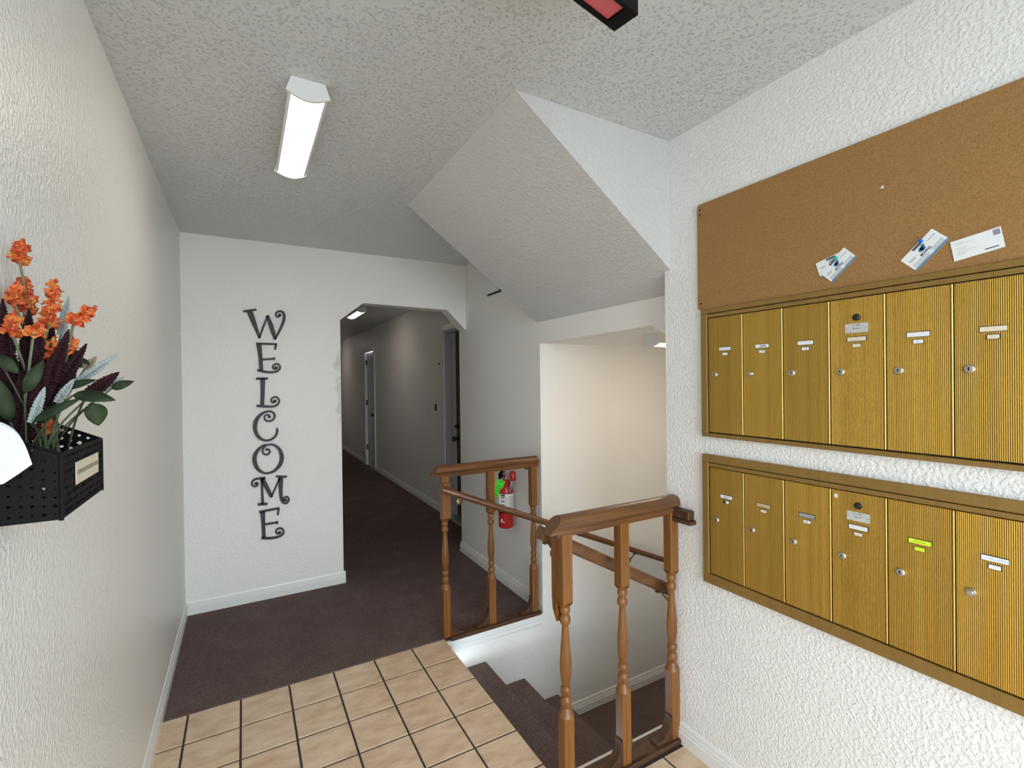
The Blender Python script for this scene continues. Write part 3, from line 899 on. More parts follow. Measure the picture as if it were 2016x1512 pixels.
def bank(label, fz0, fz1, dz0, dz1, lockz, cardz, specs, mlock, mplate):
    t = thing('mailbox_bank', label, 'mailbox', (XR, 0.70, fz0), 'gold mailbox banks on the wall')
    fy1, fy0 = 1.221, DY[7]-0.0305
    bm = bmesh.new()
    xo, xi = 1.517, XR+0.001
    iz1, iz0, iy1, iy0 = dz1+0.0145, dz0-0.001, DY[0]+0.004, DY[7]-0.004
    # flat outer frame, then an inner lip
    box(bm, xo, xi, fy0, fy1, iz1+0.004, fz1, 0.0015)
    box(bm, xo, xi, fy0, fy1, fz0, iz0-0.003, 0.0015)
    box(bm, xo, xi, iy1, fy1, iz0-0.003, iz1+0.004, 0.0015)
    box(bm, xo, xi, fy0, iy0, iz0-0.003, iz1+0.004, 0.0015)
    box(bm, xo+0.001, xi, iy0, iy1, dz1+0.0025, iz1+0.0015, 0.001)
    obj('frame', bm, 'gold_frame', t)
    obj('housing', bx(1.5275, XR+0.0012, iy0, iy1, iz0-0.002, iz1+0.004), 'shadow_gap', t)
    for i in range(7):
        y1, y0 = DY[i]-0.0012, DY[i+1]+0.0012
        bm = bmesh.new()
        box(bm, 1.5205, 1.530, y0+0.0042, y1, dz0, dz1, 0.0008)
        box(bm, 1.5185, 1.530, y0, y0+0.0042, dz0, dz1, 0.0012, 1)
        dr = obj('door', bm, ['gold', 'gold_edge'], t)
        ym = (DY[i]+DY[i+1])/2
        lock(dr, DY[i]-0.0285, lockz, 0.0105, 'round' if specs[i][0] == 'r' else 'key')
        if i == 3:
            lock(dr, ym, mlock, 0.0098, 'black')
            card(dr, 'maker_plate', ym, mplate, 0.058, 0.026, 'silver_plate', plate_marks(), False)
        m1, k1, m2, k2 = specs[i][1:]
        if m1:
            card(dr, 'name_card', ym, cardz, 0.047, 0.0115, m1, k1)
        if m2:
            card(dr, 'number_card', ym, cardz-0.0185, 0.021, 0.0095, m2, k2)
    return t
def tx(s, size, mn='ink', du=0, dv=0, fit=None):
    return (text2d(s, size), mn, du, dv, fit)
def sc_(w_, h_, n, seed, mn='ink_grey', du=0, dv=0):
    return (scribble(w_, h_, n, seed), mn, du, dv, None)
up_specs = [
    ('k', 'card', [sc_(0.040, 0.006, 16, 1, 'ink_lilac')], 'card', [sc_(0.008, 0.004, 6, 2)]),
    ('r', 'card', [(rect2d(0.021, 0.0017), 'ink', 0.004, 0.0022, None), (rect2d(0.023, 0.0017), 'ink', 0.004, -0.0024, None)], 'card', [(rect2d(0.006, 0.002), 'ink', 0.003, 0.001, None)]),
    ('k', 'card', [sc_(0.034, 0.003, 14, 3, 'silver_plate')], 'card', [tx('-10', 0.008, 'ink_blue')]),
    ('k', 'cream_card', [sc_(0.026, 0.003, 12, 4)], 'cream_card', [sc_(0.006, 0.003, 5, 5)]),
    ('k', 'card', [sc_(0.026, 0.004, 12, 6, 'silver_plate')], 'card', [sc_(0.008, 0.005, 6, 7)]),
    ('k', 'cream_card', [], 'cream_card', [sc_(0.007, 0.003, 5, 8, 'tan_card')]),
    ('k', 'card', [], 'card', [])]
lo_specs = [
    ('k', 'card', [tx('BEAN', 0.0085, 'ink', 0.001)], 'card', [(rect2d(0.008, 0.0092), 'shadow_gap', -0.0065, 0, None), sc_(0.006, 0.004, 5, 9)]),
    ('k', 'tan_card', [sc_(0.02, 0.004, 10, 10, 'cream_card')], 'cream_card', [sc_(0.006, 0.004, 5, 11, 'tan_card')]),
    ('k', 'ink_grey', [], 'card', [tx('21', 0.010)]),
    ('k', 'card', [sc_(0.034, 0.003, 12, 12, 'ink_lilac')], 'cream_card', [sc_(0.006, 0.003, 5, 13, 'tan_card')]),
    ('k', 'yellow_card', [sc_(0.024, 0.007, 12, 14, 'leaf')], 'yellow_card', [sc_(0.006, 0.003, 5, 15, 'leaf')]),
    ('r', 'card', [sc_(0.038, 0.006, 18, 16, 'ink_lilac')], 'card', [sc_(0.004, 0.003, 4, 17, 'silver_plate')]),
    ('k', 'card', [], 'card', [])]
bank('upper gold mailbox bank directly under the cork board', 1.258, 1.7365, 1.276, 1.701, 1.491, 1.5835, up_specs, 1.645, 1.6145)
lb = bank('lower gold mailbox bank with the yellow-green name card', 0.706, 1.1905, 0.746, 1.144, 0.953, 1.0455, lo_specs, 1.108, 1.0765)
bm = bmesh.new(); slab(bm, (1.5203, 0.752, 1.126), U, V, 0.008, 0.011, 0.0006); obj('tape_scrap', bm, 'card', lb)

# cork board
t = thing('cork_board', 'long brown cork notice board with rounded corners above the mailboxes', 'notice board', (XR, 0.7, 1.737))
y0, y1, z0, z1, r = 0.18, 1.2375, 1.7375, 2.139, 0.012
pts = []
for cy, cz, a0 in ((y1-r, z1-r, 0), (y0+r, z1-r, 90), (y0+r, z0+r, 180), (y1-r, z0+r, 270)):
    for k in range(5):
        a = math.radians(a0+k*22.5)
        pts.append((cy+r*math.cos(a), cz+r*math.sin(a)))
bm = bmesh.new(); prism(bm, pts, 'x', 1.524, XR); obj('board', bm, 'cork', t)
for y, z in ((1.224, 2.118), (1.2235, 2.100), (1.224, 1.762), (0.30, 2.118)):
    bm = bmesh.new(); lathe(bm, [(0.0042, 0), (0.0042, 0.0012), (0.0005, 0.0018)], (1.5245, y, z), (-1, 0, 0), 10); obj('screw', bm, 'black_metal', t)

# cards and envelope pinned on the board
def moving_card(label, cy, cz, ang, w_, h_, x):
    u = (U*math.cos(ang)+V*math.sin(ang)); v_ = (-U*math.sin(ang)+V*math.cos(ang))
    bm = bmesh.new()
    mats = ['card', 'ink_navy', 'ink_blue', 'ink_teal', 'ink_grey', 'ink_lilac']
    slab(bm, (x, cy, cz), u, v_, w_, h_, 0.0006, 0)
    n_ = u.cross(v_)
    o = Vector((x, cy, cz))+n_*0.0007
    def q(vf, du, dv, mi, fit=None):
        put2d(bm, vf, o+u*du*w_+v_*dv*h_, u, v_, 0.0002, mi, fit)
    rr = random.Random(5)
    for k in range(7):
        q(rect2d(w_*0.036, h_*(0.12+0.02*rr.random())), -0.13+k*0.043, 0.40, 1)
    # house shaped emblem
    q(([(-0.09*w_, 0.02*h_), (0.0, 0.05*h_), (0.09*w_, 0.02*h_), (0.09*w_, -0.13*h_), (0, -0.20*h_), (-0.09*w_, -0.13*h_)], [(0, 1, 2, 3, 4, 5)]), 0.0, 0.19, 2)
    q(([(0.0, 0.07*h_), (0.10*w_, 0.02*h_), (0.10*w_, -0.05*h_), (0.02*w_, 0.0)], [(0, 1, 2, 3)]), 0.02, 0.23, 1)
    q(([(0.045*w_*math.cos(a*math.pi/6), 0.045*w_*math.sin(a*math.pi/6)) for a in range(12)], [tuple(range(12))]), 0.0, 0.14, 3)
    q(text2d('MOVING', h_*0.19, 0.03), 0.0, -0.10, 1, w_*0.30)
    for du, dv, ww in ((-0.33, 0.10, 0.2), (-0.33, 0.02, 0.17), (0.33, 0.22, 0.24)):
        q(rect2d(w_*ww, h_*0.03), du, dv, 5)
    for dv, a, b_ in ((-0.20, -0.44, -0.02), (-0.20, 0.08, 0.44), (-0.29, -0.44, 0.02), (-0.29, 0.10, 0.44), (-0.37, -0.44, 0.0), (-0.37, 0.12, 0.44)):
        q(rect2d(w_*(b_-a), h_*0.032), (a+b_)/2, dv, 4)
    q(rect2d(w_, h_*0.06), 0, -0.47, 2)
    q(rect2d(w_, h_*0.025), 0, -0.42, 2)
    return tag(obj('business_card', bm, mats), label, 'card', 'business cards on the cork board')
moving_card('white moving business card lying under another one on the cork board', 0.757, 1.811, math.radians(16), 0.086, 0.047, 1.5234)
moving_card('tilted moving business card held by the teal pin, on top of another', 0.742, 1.8035, math.radians(44), 0.090, 0.047, 1.5224)
moving_card('single moving business card held by the blue pin next to the envelope', 0.540, 1.798, math.radians(45), 0.094, 0.049, 1.5234)
ang = math.radians(9)
u = U*math.cos(ang)+V*math.sin(ang); v_ = -U*math.sin(ang)+V*math.cos(ang)
bm = bmesh.new()
slab(bm, (1.5232, 0.4395, 1.7865), u, v_, 0.091, 0.0495, 0.0012, 0)
o = Vector((1.5232, 0.4395, 1.7865))+u.cross(v_)*0.0013
put2d(bm, rect2d(0.012, 0.013), o+u*0.037+v_*0.015, u, v_, 0.0002, 1)
for dv, a, b_ in ((0.016, -0.038, -0.022), (0.013, -0.038, -0.005), (0.004, -0.036, -0.016), (0.000, -0.036, -0.018), (-0.005, -0.036, 0.0), (-0.009, -0.036, -0.018), (-0.013, -0.036, -0.022)):
    put2d(bm, rect2d(b_-a, 0.0013), o+u*(a+b_)/2+v_*dv, u, v_, 0.0002, 2)
put2d(bm, rect2d(0.024, 0.0022), o+u*0.024+v_*-0.0175, u, v_, 0.0002, 3)
tag(obj('envelope', bm, ['card', 'ink_lilac', 'silver_plate', 'ink_navy']), 'small white addressed envelope pinned at the right of the cork board', 'envelope')
def pin(label, y, z, mn):
    bm = bmesh.new()
    lathe(bm, [(0.0008, 0), (0.0008, 0.004), (0.0045, 0.0042), (0.0045, 0.0055), (0.003, 0.0065), (0.0028, 0.010), (0.0048, 0.0125), (0.0045, 0.014), (0.0005, 0.0145)], (1.523, y, z), (-1, 0, 0), 14)
    tag(obj('push_pin', bm, mn, None, True), label, 'pin', 'push pins in the cork board')
pin('teal push pin through the overlapping business cards', 0.744, 1.8235, 'pin_teal')
pin('blue push pin through the single business card', 0.545, 1.8215, 'pin_blue')
bm = bmesh.new()
A = [bm.verts.new((1.5228, 0.636, 1.991)), bm.verts.new((1.5222, 0.6275, 1.9965)), bm.verts.new((1.5226, 0.627, 1.986))]
bm.faces.new(A)
r_ = bmesh.ops.extrude_face_region(bm, geom=bm.faces[:]); [setattr(q, 'co', q.co+Vector((0.0006, 0, 0))) for q in r_['geom'] if isinstance(q, bmesh.types.BMVert)]
tag(obj('paper_scrap', bm, 'card'), 'tiny torn white paper corner left on the cork board', 'paper')

# ------------------------------------------------------------------ welcome letters
def letter(key, char):
    bm = bmesh.new()
    yb, yf = YW-0.003, YW-0.015
    zs = []
    for st in LETTERS[key]:
        if len(st) == 2:
            pts = [st[0], tuple((a+b_)/2 for a, b_ in zip(*st)), st[1]]
        else:
            pts = catmull(st, 5)
        vs_, fs = ribbon2d(pts)
        A = [bm.verts.new((p[0], yf, p[1])) for p in vs_]; B = [bm.verts.new((p[0], yb, p[1])) for p in vs_]
        n = len(pts)
        for i in range(n-1):
            a, b_, c, d_ = 2*i, 2*i+1, 2*i+3, 2*i+2
            for q in ((A[a], A[b_], A[c], A[d_]), (B[d_], B[c], B[b_], B[a]), (A[a], A[d_], B[d_], B[a]), (A[b_], B[b_], B[c], A[c])):
                bm.faces.new(q)
        for e in (0, 2*(n-1)):
            bm.faces.new((A[e], A[e+1], B[e+1], B[e]))
        if len(st) > 6:                              # ball at the curl's tip
            p = st[-1]
            V_ = [bm.verts.new((p[0]+p[2]*0.55*math.cos(k*math.pi/6), yf, p[1]+p[2]*0.55*math.sin(k*math.pi/6))) for k in range(12)]
            W_ = [bm.verts.new((q.co.x, yb, q.co.z)) for q in V_]
            bm.faces.new(V_)
            for k in range(12):
                bm.faces.new((V_[k], V_[(k+1) % 12], W_[(k+1) % 12], W_[k]))
    o = obj('wall_letter', bm, 'letter')
    return tag(o, char, 'letter', 'charcoal curly letters on the wall')
for k, lab in (('W', 'charcoal curly wooden letter W, topmost of the wall word'), ('E', 'charcoal curly wooden letter E between the W and the L'),
               ('L', 'charcoal curly wooden letter L below the upper E'), ('C', 'charcoal curly wooden letter C below the L'),
               ('O', 'charcoal curly wooden letter O above the M'), ('M', 'charcoal curly wooden letter M below the O'),
               ('F', 'charcoal curly wooden letter E, lowest of the wall word')):
    letter(k, lab)

# ------------------------------------------------------------------ fire extinguisher
ex, ey, ez = XE-0.068, 2.885, 0.468
t = thing('fire_extinguisher', 'red fire extinguisher with a neon green tag hung behind the far railing', 'extinguisher', (ex, ey, ez))
R_ = 0.052
bm = bmesh.new()
lathe(bm, [(0.040, 0), (0.048, 0.004), (R_, 0.012), (R_, 0.245), (0.050, 0.262), (0.042, 0.285), (0.030, 0.312), (0.020, 0.330), (0.016, 0.335)], (ex, ey, ez), n=28)
obj('cylinder', bm, 'red', t, True)
bm = bmesh.new()
n = 28
rr_ = R_+0.0008
ringa = [(ex+rr_*math.cos(2*math.pi*k/n), ey+rr_*math.sin(2*math.pi*k/n)) for k in range(n)]
A = [bm.verts.new((x, y, ez+0.118)) for x, y in ringa]; B = [bm.verts.new((x, y, ez+0.238)) for x, y in ringa]
for k in range(n):
    bm.faces.new((A[k], A[(k+1) % n], B[(k+1) % n], B[k]))
def curved(bm, a0, a1, z0, z1, mi, r=rr_+0.0006):
    for i in range(3):
        b0, b1 = a0+(a1-a0)*i/3, a0+(a1-a0)*(i+1)/3
        q = [bm.verts.new((ex+r*math.cos(math.radians(b)), ey+r*math.sin(math.radians(b)), z)) for b, z in ((b0, z0), (b1, z0), (b1, z1), (b0, z1))]
        bm.faces.new(q).material_index = mi
for row in range(4):
    for c_ in range(2):
        curved(bm, 222-c_*14, 230-c_*14, ez+0.13+row*0.026, ez+0.146+row*0.026, 1)
for row in range(7):
    curved(bm, 264, 308, ez+0.132+row*0.014, ez+0.137+row*0.014, 2)
curved(bm, 236, 260, ez+0.125, ez+0.222, 3)
curved(bm, 205, 235, ez+0.226, ez+0.236, 1)
obj('paper_label', bm, ['card', 'ink_navy', 'ink_grey', 'cream_card'], t)
bm = bmesh.new(); lathe(bm, [(rr_, 0), (rr_+0.001, 0.001), (rr_+0.001, 0.009), (rr_, 0.010)], (ex, ey, ez+0.108), n=28); obj('strap', bm, 'black', t)
bm = bmesh.new(); curved(bm, 195, 230, ez+0.045, ez+0.048, 0, R_+0.001)
q = [bm.verts.new((ex+(R_+0.0012)*math.cos(math.radians(a)), ey+(R_+0.0012)*math.sin(math.radians(a)), ez+z)) for a, z in ((195, 0.045), (230, 0.045), (206, 0.072))]
bm.faces.new(q); obj('triangle_mark', bm, 'card', t)
bm = bmesh.new()
lathe(bm, [(0.017, 0), (0.019, 0.004), (0.019, 0.016), (0.014, 0.020), (0.014, 0.042), (0.010, 0.048)], (ex, ey, ez+0.330), n=16)
box(bm, ex-0.012, ex+0.012, ey-0.035, ey+0.02, ez+0.352, ez+0.374, 0.003)
obj('valve', bm, 'chrome', t, True)
bm = bmesh.new()
prism(bm, [(ey-0.01, ez+0.374), (ey+0.05, ez+0.385), (ey+0.085, ez+0.356), (ey+0.088, ez+0.318), (ey+0.080, ez+0.318), (ey+0.076, ez+0.350), (ey+0.048, ez+0.375), (ey-0.01, ez+0.366)], 'x', ex-0.010, ex+0.010)
prism(bm, [(ey-0.02, ez+0.366), (ey+0.05, ez+0.360), (ey+0.07, ez+0.335), (ey+0.066, ez+0.330), (ey+0.046, ez+0.351), (ey-0.02, ez+0.356)], 'x', ex-0.009, ex+0.009)
obj('handle', bm, 'black', t)
bm = bmesh.new(); lathe(bm, [(0.016, 0), (0.021, 0.012), (0.021, 0.055), (0.014, 0.065)], (ex+0.008, ey-0.09, ez+0.335), (0, 0.1, 1), 16); obj('nozzle', bm, 'red', t, True)
bm = bmesh.new(); tube(bm, catmull([(ex, ey-0.03, ez+0.36), (ex+0.005, ey-0.09, ez+0.355), (ex-0.005, ey-0.080, ez+0.30), (ex, ey-0.058, ez+0.25)], 5), 0.006, 8); obj('hose', bm, 'alu', t, True)
bm = bmesh.new(); lathe(bm, [(0.013, 0), (0.013, 0.004), (0.001, 0.005)], (ex-0.014, ey-0.005, ez+0.350), (-1, 0, 0), 14); tube(bm, [(ex-0.02, ey, ez+0.37), (ex-0.02, ey-0.005, ez+0.392), (ex-0.02, ey-0.02, ez+0.388)], 0.0025, 6); obj('pull_pin', bm, 'red', t, True)
bm = bmesh.new()
a = Vector((ex-0.050, ey-0.034, ez+0.338)); tv = Vector((-0.16, 0.50, -1)).normalized(); tu = tv.cross(Vector((-0.47, -0.86, 0.15))).normalized()
tu = tu if tu.x > 0 else -tu
slab(bm, a+tv*0.068, tu, -tv, 0.056, 0.135, 0.001, 0)
nn = tu.cross(-tv)
for dv, ww in ((0.012, 0.030), (0.05, 0.022), (0.068, 0.030), (0.088, 0.020), (0.122, 0.024)):
    put2d(bm, rect2d(0.056*ww/0.045, 0.004), a+tv*dv, tu, -tv, 0.0012 if nn.x < 0 else -0.0004, 1)
obj('inspection_tag', bm, ['tag_green', 'leaf'], t)
bm = bmesh.new(); box(bm, ex+0.045, XE, ey-0.014, ey+0.014, ez+0.10, ez+0.345, 0.002); obj('wall_bracket', bm, 'alu', t)

# alarm box behind the soffit, door bell, wall plate, outlet
t = thing('alarm_box', 'small off-white alarm box high on the wall behind the sloped soffit', 'alarm', (XE, 3.15, 2.13))
obj('body', bx(XE-0.045, XE, 3.055, 3.245, 2.135, 2.26, 0.012, seg=3), 'white_plastic', t)
obj('back_plate', bx(XE-0.008, XE, 3.045, 3.255, 2.127, 2.268, 0.002), 'black', t)
t = thing('door_bell', 'narrow black door bell on the hallway wall', 'bell', (XH, 5.2, 1.15))
obj('body', bx(XH-0.012, XH, 5.185, 5.215, 1.15, 1.225, 0.003), 'black', t)
bm = bmesh.new(); lathe(bm, [(0.008, 0), (0.008, 0.002), (0.001, 0.003)], (XH-0.012, 5.2, 1.19), (-1, 0, 0), 12); obj('button', bm, 'black_metal', t)
bm = bmesh.new(); lathe(bm, [(0.010, 0), (0.010, 0.006), (0.006, 0.012), (0.001, 0.013)], (XH, 5.083, 1.685), (-1, 0, 0), 12)
tag(obj('wall_fitting', bm, 'black_metal', None, True), 'tiny dark round fitting on the hallway wall above the bell', 'fitting')  # small dark round fitting, exact use unknown
t = thing('wall_outlet', 'small outlet low on the hallway wall beyond the white door', 'outlet', (XH, 10.45, 0.3))
obj('plate', bx(XH-0.006, XH, 10.40, 10.48, 0.25, 0.37, 0.002), 'tan_card', t)
obj('socket', bx(XH-0.009, XH-0.004, 10.42, 10.46, 0.27, 0.35, 0.002), 'cream_card', t)

# exit sign on the ceiling
t = thing('exit_sign', 'black exit sign box with a glowing red underside panel on the ceiling', 'sign', (0.60, 0.79, 2.26))
c0, s0 = math.cos(math.radians(11)), math.sin(math.radians(11))
def EX(a, b_, z):                                   # a along the sign from its right end, b_ towards the camera
    return Vector((0.739-a*c0+b_*s0, 0.818-a*s0-b_*c0, z))
def ebox(bm, a0, a1, b0, b1, z0, z1, mi=0):
    vs_ = [bm.verts.new(EX(a, b_, z)) for z in (z0, z1) for a, b_ in ((a0, b0), (a1, b0), (a1, b1), (a0, b1))]
    for f in ((0, 1, 2, 3), (7, 6, 5, 4), (0, 4, 5, 1), (1, 5, 6, 2), (2, 6, 7, 3), (3, 7, 4, 0)):
        bm.faces.new([vs_[i] for i in f]).material_index = mi
bm = bmesh.new()
ebox(bm, 0, 0.30, 0, 0.009, 2.26, 2.44); ebox(bm, 0, 0.30, 0.054, 0.063, 2.26, 2.44)
ebox(bm, 0, 0.035, 0.009, 0.054, 2.26, 2.44); ebox(bm, 0.265, 0.30, 0.009, 0.054, 2.26, 2.44); ebox(bm, 0, 0.30, 0.009, 0.054, 2.41, 2.44)
ebox(bm, 0.10, 0.20, 0.018, 0.046, 2.44, ZC)
obj('housing', bm, 'black', t)
bm = bmesh.new(); ebox(bm, 0.035, 0.265, 0.009, 0.054, 2.266, 2.272); obj('red_lens', bm, 'exit_red', t)
bm = bmesh.new(); ebox(bm, 0.006, 0.018, -0.004, 0.0, 2.262, 2.268); obj('clip', bm, 'alu', t)
bm = bmesh.new(); ebox(bm, -0.004, 0.0, 0.050, 0.056, 2.262, 2.27); obj('clip', bm, 'alu', t)
bm = bmesh.new()
put2d(bm, text2d('EXIT', 0.15), EX(0.15, -0.0005, 2.35), EX(0, 0, 0)-EX(-1, 0, 0), (0, 0, 1), 0.0005, 0, 0.24)
obj('lettering', bm, 'exit_red', t)

# ------------------------------------------------------------------ wall box with flowers
t = thing('wall_basket', 'black pierced metal wall box with a paper label on the left wall', 'box', (XL, 1.0, 1.29))
bx0, bx1, by0, by1, bz0 = XL+0.006, -0.225, 0.897, 1.117, 1.291
def zt(x):
    return 1.38+(bx1-x)*0.5
TH = 0.0022
def lattice(P, w_, h_, name, seed, hole=0.0036, pitch=0.0115):
    """pierced sheet: grid with diamond holes, rim solid. P(u,v,n)->world, h_ is a function of u"""
    rr = random.Random(seed)
    bm = bmesh.new()
    nu = max(3, int(w_/pitch))
    nv = 8
    def quadface(pts):
        bm.faces.new([bm.verts.new(P(u_, v_, 0)) for u_, v_ in pts])
    for i in range(nu):
        for j in range(nv):
            u0, u1 = w_*i/nu, w_*(i+1)/nu
            va = lambda u_, jj: h_(u_)*jj/nv
            c = [(u0, va(u0, j)), (u1, va(u1, j)), (u1, va(u1, j+1)), (u0, va(u0, j+1))]
            cx, cy = sum(p[0] for p in c)/4, sum(p[1] for p in c)/4
            s_ = hole*(0.45+0.6*rr.random())
            off = rr.random()*6.28
            hl = [(cx+s_*(1.0+0.35*(k % 2))*math.cos(off+math.pi/4*k+math.pi*1.25-off), cy+s_*(0.75+0.5*rr.random())*math.sin(math.pi/4*k+math.pi*1.25)) for k in range(8)]
            ring = []
            for k in range(4):
                a, b_ = c[k], c[(k+1) % 4]
                ring += [a, ((a[0]+b_[0])/2, (a[1]+b_[1])/2)]
            for k in range(8):
                quadface([ring[k], ring[(k+1) % 8], hl[(k+1) % 8], hl[k]])
    bmesh.ops.remove_doubles(bm, verts=bm.verts, dist=1e-6)
    o = obj(name, bm, 'black', t)
    md = o.modifiers.new('solid', 'SOLIDIFY'); md.thickness = TH; md.offset = 0
    return o
lattice(lambda u_, v_, n_: Vector((bx1, by0+u_, bz0+v_)), by1-by0, lambda u_: 0.089, 'front_panel', 1)
lattice(lambda u_, v_, n_: Vector((bx0+u_, by0, bz0+v_)), bx1-bx0, lambda u_: zt(bx0+u_)-bz0, 'side_panel', 2, 0.0022)
lattice(lambda u_, v_, n_: Vector((bx0+u_, by1, bz0+v_)), bx1-bx0, lambda u_: zt(bx0+u_)-bz0, 'side_panel', 3)
obj('back_panel', bx(bx0-0.003, bx0, by0, by1, bz0, zt(bx0)), 'black', t)
obj('bottom_panel', bx(bx0, bx1, by0, by1, bz0-0.003, bz0+0.001), 'black', t)
bm = bmesh.new()
for y in (by0, by1):
    tube(bm, [(bx0, y, zt(bx0)), (bx1, y, zt(bx1))], 0.0024, 6)
    tube(bm, [(bx1, y, bz0-0.004), (bx1, y, zt(bx1))], 0.0028, 6)
tube(bm, [(bx1, by0, zt(bx1)), (bx1, by1, zt(bx1))], 0.0024, 6)
tube(bm, [(bx1, by0, bz0), (bx1, by1, bz0)], 0.0028, 6)
obj('rim', bm, 'black', t, True)
bm = bmesh.new()
ub, vb = Vector((0, 1, 0)), Vector((0, 0, 1))
slab(bm, (bx1+0.0018, 1.020, 1.343), ub, vb, 0.128, 0.034, 0.0008, 0)
put2d(bm, text2d('COMPLAINT/PROBLEM FORMS', 0.010), (bx1+0.0028, 1.020, 1.343), ub, vb, 0.0002, 1, 0.118)
obj('paper_label', bm, ['cream_card', 'ink'], t)

# folded white paper hanging over the near end
bm = bmesh.new()
pp = catmull([(-0.316, 1.434), (-0.298, 1.433), (-0.281, 1.427), (-0.267, 1.415), (-0.258, 1.397), (-0.252, 1.374)], 4)+[(-0.266, 1.362), (-0.280, 1.351), (-0.300, 1.347), (-0.316, 1.345)]
for off in (0.0, 0.004):
    A = [bm.verts.new((x+off*0.6, 0.884-off+0.012*max(0, (z-1.385)/0.045)**2, z-off*0.8)) for x, z in pp]
    B = [bm.verts.new(q.co+Vector((0, 0.0012, 0))) for q in A]
    bm.faces.new(A); bm.faces.new(B[::-1])
    for i in range(len(pp)):
        bm.faces.new((A[i], B[i], B[(i+1) % len(pp)], A[(i+1) % len(pp)]))
tag(obj('paper_sheet', bm, 'paper'), 'curved white paper sheets hanging over the near end of the black wall box', 'paper')

BASE = Vector((-0.285, 1.005, 1.312))
def stem_pts(a, seed):
    rr = random.Random(seed)
    b_ = BASE+Vector((rr.uniform(-0.025, 0.03), rr.uniform(-0.05, 0.06), 0))
    a = Vector(a)
    mid = b_.lerp(a, 0.5)+Vector((0, 0, 0.02))
    return catmull([tuple(b_), tuple(mid), tuple(a)], 6)
def clampx(p):
    return (max(p[0], XL+0.02), p[1], p[2])
def bloom(bm, c, d_, r, seed):
    rr = random.Random(seed)
    d_ = Vector(d_).normalized(); u_, v_ = frame_of(d_)
    n = 15
    rings = []
    for t_, rad, lift in ((0, 0.18, -0.9), (0.4, 0.45, -0.25), (0.8, 0.85, 0.12), (1.0, 1.05, 0.0)):
        ring = []
        for k in range(n):
            a = 2*math.pi*k/n
            pet = 0.86+0.14*abs(math.cos(2.5*a))
            wv = rr.uniform(-0.18, 0.18)*t_
            ring.append(bm.verts.new(Vector(c)+(u_*math.cos(a)+v_*math.sin(a))*r*rad*pet+d_*r*(lift+wv+0.25*t_*math.cos(5*a))))
        rings.append(ring)
    for p, q in zip(rings, rings[1:]):
        for k in range(n):
            bm.faces.new((p[k], p[(k+1) % n], q[(k+1) % n], q[k]))
    cc = bm.verts.new(Vector(c)-d_*r*0.9)
    for k in range(n):
        bm.faces.new((rings[0][(k+1) % n], rings[0][k], cc))
OLAB = ['tallest orange blossom stem rising alone above the arrangement', 'orange blossom stem cut by the left picture edge',
        'yellow-orange blossom just below the tallest one', 'round red-orange blossom right of the yellow one', 'long orange blossom column in the middle',
        'orange blossom leaning right beyond the pale upright spike', 'deep red-orange blossom above the dark spikes at left',
        'small orange blossom tucked between the purple spikes', 'red-orange blossom below the right leaning blossom',
        'orange blossom half hidden behind a purple spike', 'small yellow-orange blossom low at the box rim']
for i, (a, b_) in enumerate(ORANGE):
    a, b_ = clampx(a), clampx(b_)
    t = thing('orange_flower', OLAB[i], 'flower', BASE, 'orange artificial blossoms')
    bm = bmesh.new(); tube(bm, stem_pts(a, i), 0.0018, 6); obj('stem', bm, 'stem_pale', t, True)
    a, b_ = Vector(a), Vector(b_)
    d_ = b_-a
    L = d_.length
    nb = max(4, int(L/0.0075)+3)
    bm = bmesh.new()
    rr = random.Random(i*11)
    u_, v_ = frame_of(d_)
    for k in range(nb):
        f = (k+0.3)/nb
        ph = k*2.4
        side = (u_*math.cos(ph)+v_*math.sin(ph))
        bloom(bm, a+d_*f+side*0.006*(1.1-0.5*f), d_.normalized()*0.8+side*0.9, 0.0105*(1.1-0.25*f), i*40+k)
    obj('bloom', bm, 'bloom', t)
def spike(name, label, a, b_, rad, mn, sm, seed, cat, grp, ext=0.0):
    a, b_ = Vector(clampx(a)), Vector(clampx(b_))
    t = thing(name, label, cat, BASE, grp)
    bm = bmesh.new(); tube(bm, stem_pts(a, seed+50), 0.0016, 6); obj('stem', bm, sm, t, True)
    rr = random.Random(seed)
    if ext:
        a = a.lerp(BASE, ext)
    d_ = b_-a; L = d_.length; d_.normalize()
    u_, v_ = frame_of(d_)
    bm = bmesh.new()
    nr, n = max(10, int(L/0.0024)), 12
    prev = None
    for i in range(nr+1):
        f = i/nr
        r = rad*(0.80+0.2*math.sin(math.pi*min(1, f*1.3)))*(1-f**4.5)+0.0008
        ring = []
        for k in range(n):
            ph = 2*math.pi*(k+0.5*(i % 2))/n
            rr_k = r*(1.0+(0.30 if (k+i) % 2 else -0.22)+rr.uniform(-0.12, 0.12))
            ring.append(bm.verts.new(a+d_*(L*f+rr.uniform(-0.0006, 0.0006))+(u_*math.cos(ph)+v_*math.sin(ph))*rr_k))
        if prev:
            for k in range(n):
                bm.faces.new((prev[k], prev[(k+1) % n], ring[(k+1) % n], ring[k]))
        prev = ring
    bm.faces.new(prev)
    obj('spike', bm, mn, t)
PLAB = ['dark purple spike at the left picture edge', 'dark purple spike beneath the round red-orange blossom', 'thick purple spike left of the middle blossoms',
        'short purple spike directly under the long orange column', 'long purple spike pointing at the upright pale spike', 'purple spike slanting right below the lone right blossom',
        'purple spike stretching far right above the oval leaf', 'purple spike standing lowest at left above the white paper', 'broad purple spike rising beside the lowest pale spike']
for i, (a, b_) in enumerate(PURPLE):
    spike('purple_spike', PLAB[i], a, b_, 0.0078 if i not in (7, 8) else 0.0092, 'purple', 'stem', i, 'flower', 'dark purple artificial spikes', 0.22 if i not in (6,) else 0.05)
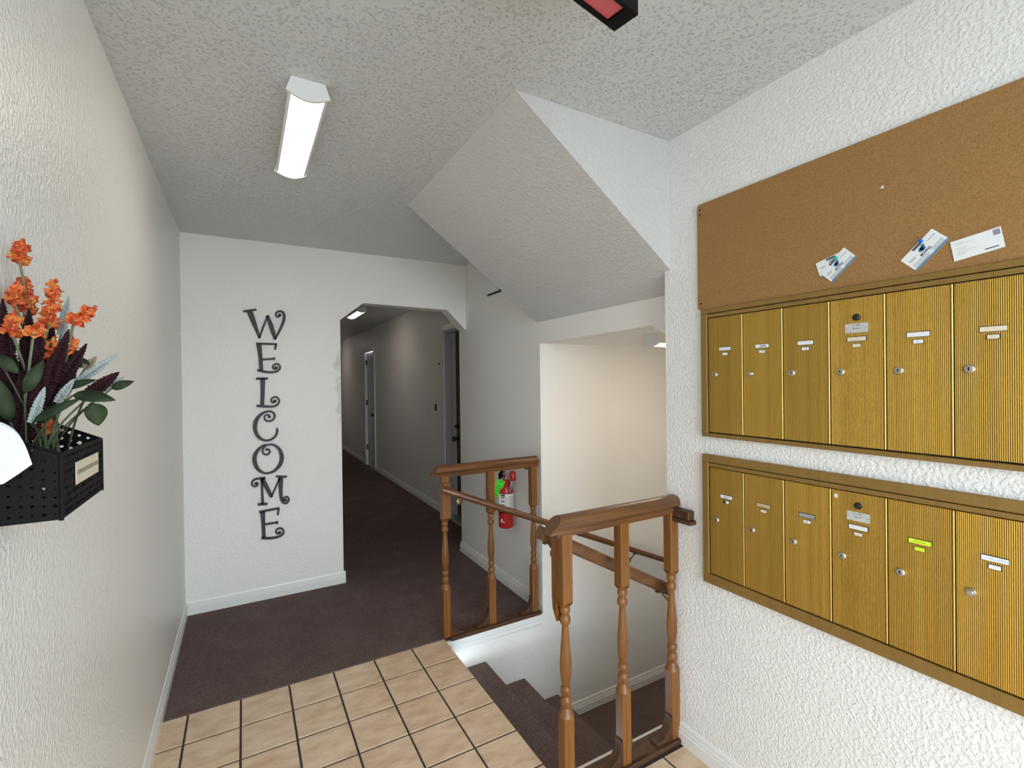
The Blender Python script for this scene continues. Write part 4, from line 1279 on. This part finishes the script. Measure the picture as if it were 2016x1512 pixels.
WLAB = ['pale grey spike standing upright in the middle', 'longest pale grey spike slanting to the right', 'pale grey spike under the far right purple spike',
        'pale grey spike low beside the broad purple spikes', 'dull pale spike in the shade of the leaves', 'short tan spike above the long pale one']
for i, (a, b_) in enumerate(PALE):
    spike('pale_spike', WLAB[i], a, b_, 0.0046, 'pale' if i != 5 else 'tan', 'stem_pale', 30+i, 'flower', 'pale artificial spikes')
FLAB = ['oval green leaf farthest right against the wall', 'pointed green leaf reaching right over the box', 'round green leaf hanging down beside the box',
        'broad leaf at the left picture edge', 'upright leaf between the purple spikes', 'long narrow leaf slanting up from the box rim', 'narrow leaf behind the long pale spike',
        'dark drooping leaf below the right leaning blossom', 'small curled leaf tip above the tan spike', 'leaf behind the short purple spike',
        'dark leaf at the far left among the spikes', 'leaf above the white paper at left', 'leaf in the shaded centre of the bouquet', 'small leaf under the yellow-orange blossom',
        'dark broad leaf behind the lowest purple spikes', 'dark leaf behind the broad purple spike', 'dark leaf just above the box rim at right',
        'dark leaf behind the purple spike above the paper', 'dark leaf behind the purple spike slanting right', 'dark leaf low at the left behind the paper']
for i, (a, b_, wd) in enumerate(LEAVES):
    a, b_ = Vector(clampx(a)), Vector(clampx(b_))
    t = thing('leaf_sprig', FLAB[i], 'leaf', BASE, 'green artificial leaves')
    bm = bmesh.new(); tube(bm, stem_pts(a, 90+i), 0.0013, 6); obj('stem', bm, 'stem', t, True)
    d_ = b_-a
    L = d_.length; d_.normalize()
    view = (Vector((0, 0, 1.475))-a).normalized()
    rr = random.Random(i)
    side = d_.cross(view+Vector((rr.uniform(-.3, .3), 0, rr.uniform(-.2, .5)))).normalized()
    nrm = side.cross(d_)
    bm = bmesh.new()
    rows = []
    N = 9
    for k in range(N+1):
        f = k/N
        hw = wd*0.56*math.sin(math.pi*min(1, f**0.8))**0.75 if 0 < k < N else 0.0004
        c = a+d_*L*f+nrm*(0.10*L*math.sin(math.pi*f))
        rows.append([bm.verts.new(c-side*hw+nrm*hw*0.22), bm.verts.new(c), bm.verts.new(c+side*hw+nrm*hw*0.22)])
    for p, q in zip(rows, rows[1:]):
        for k in range(2):
            bm.faces.new((p[k], p[k+1], q[k+1], q[k]))
    o = obj('leaf', bm, 'leaf', t, True)
    md = o.modifiers.new('solid', 'SOLIDIFY'); md.thickness = 0.0006
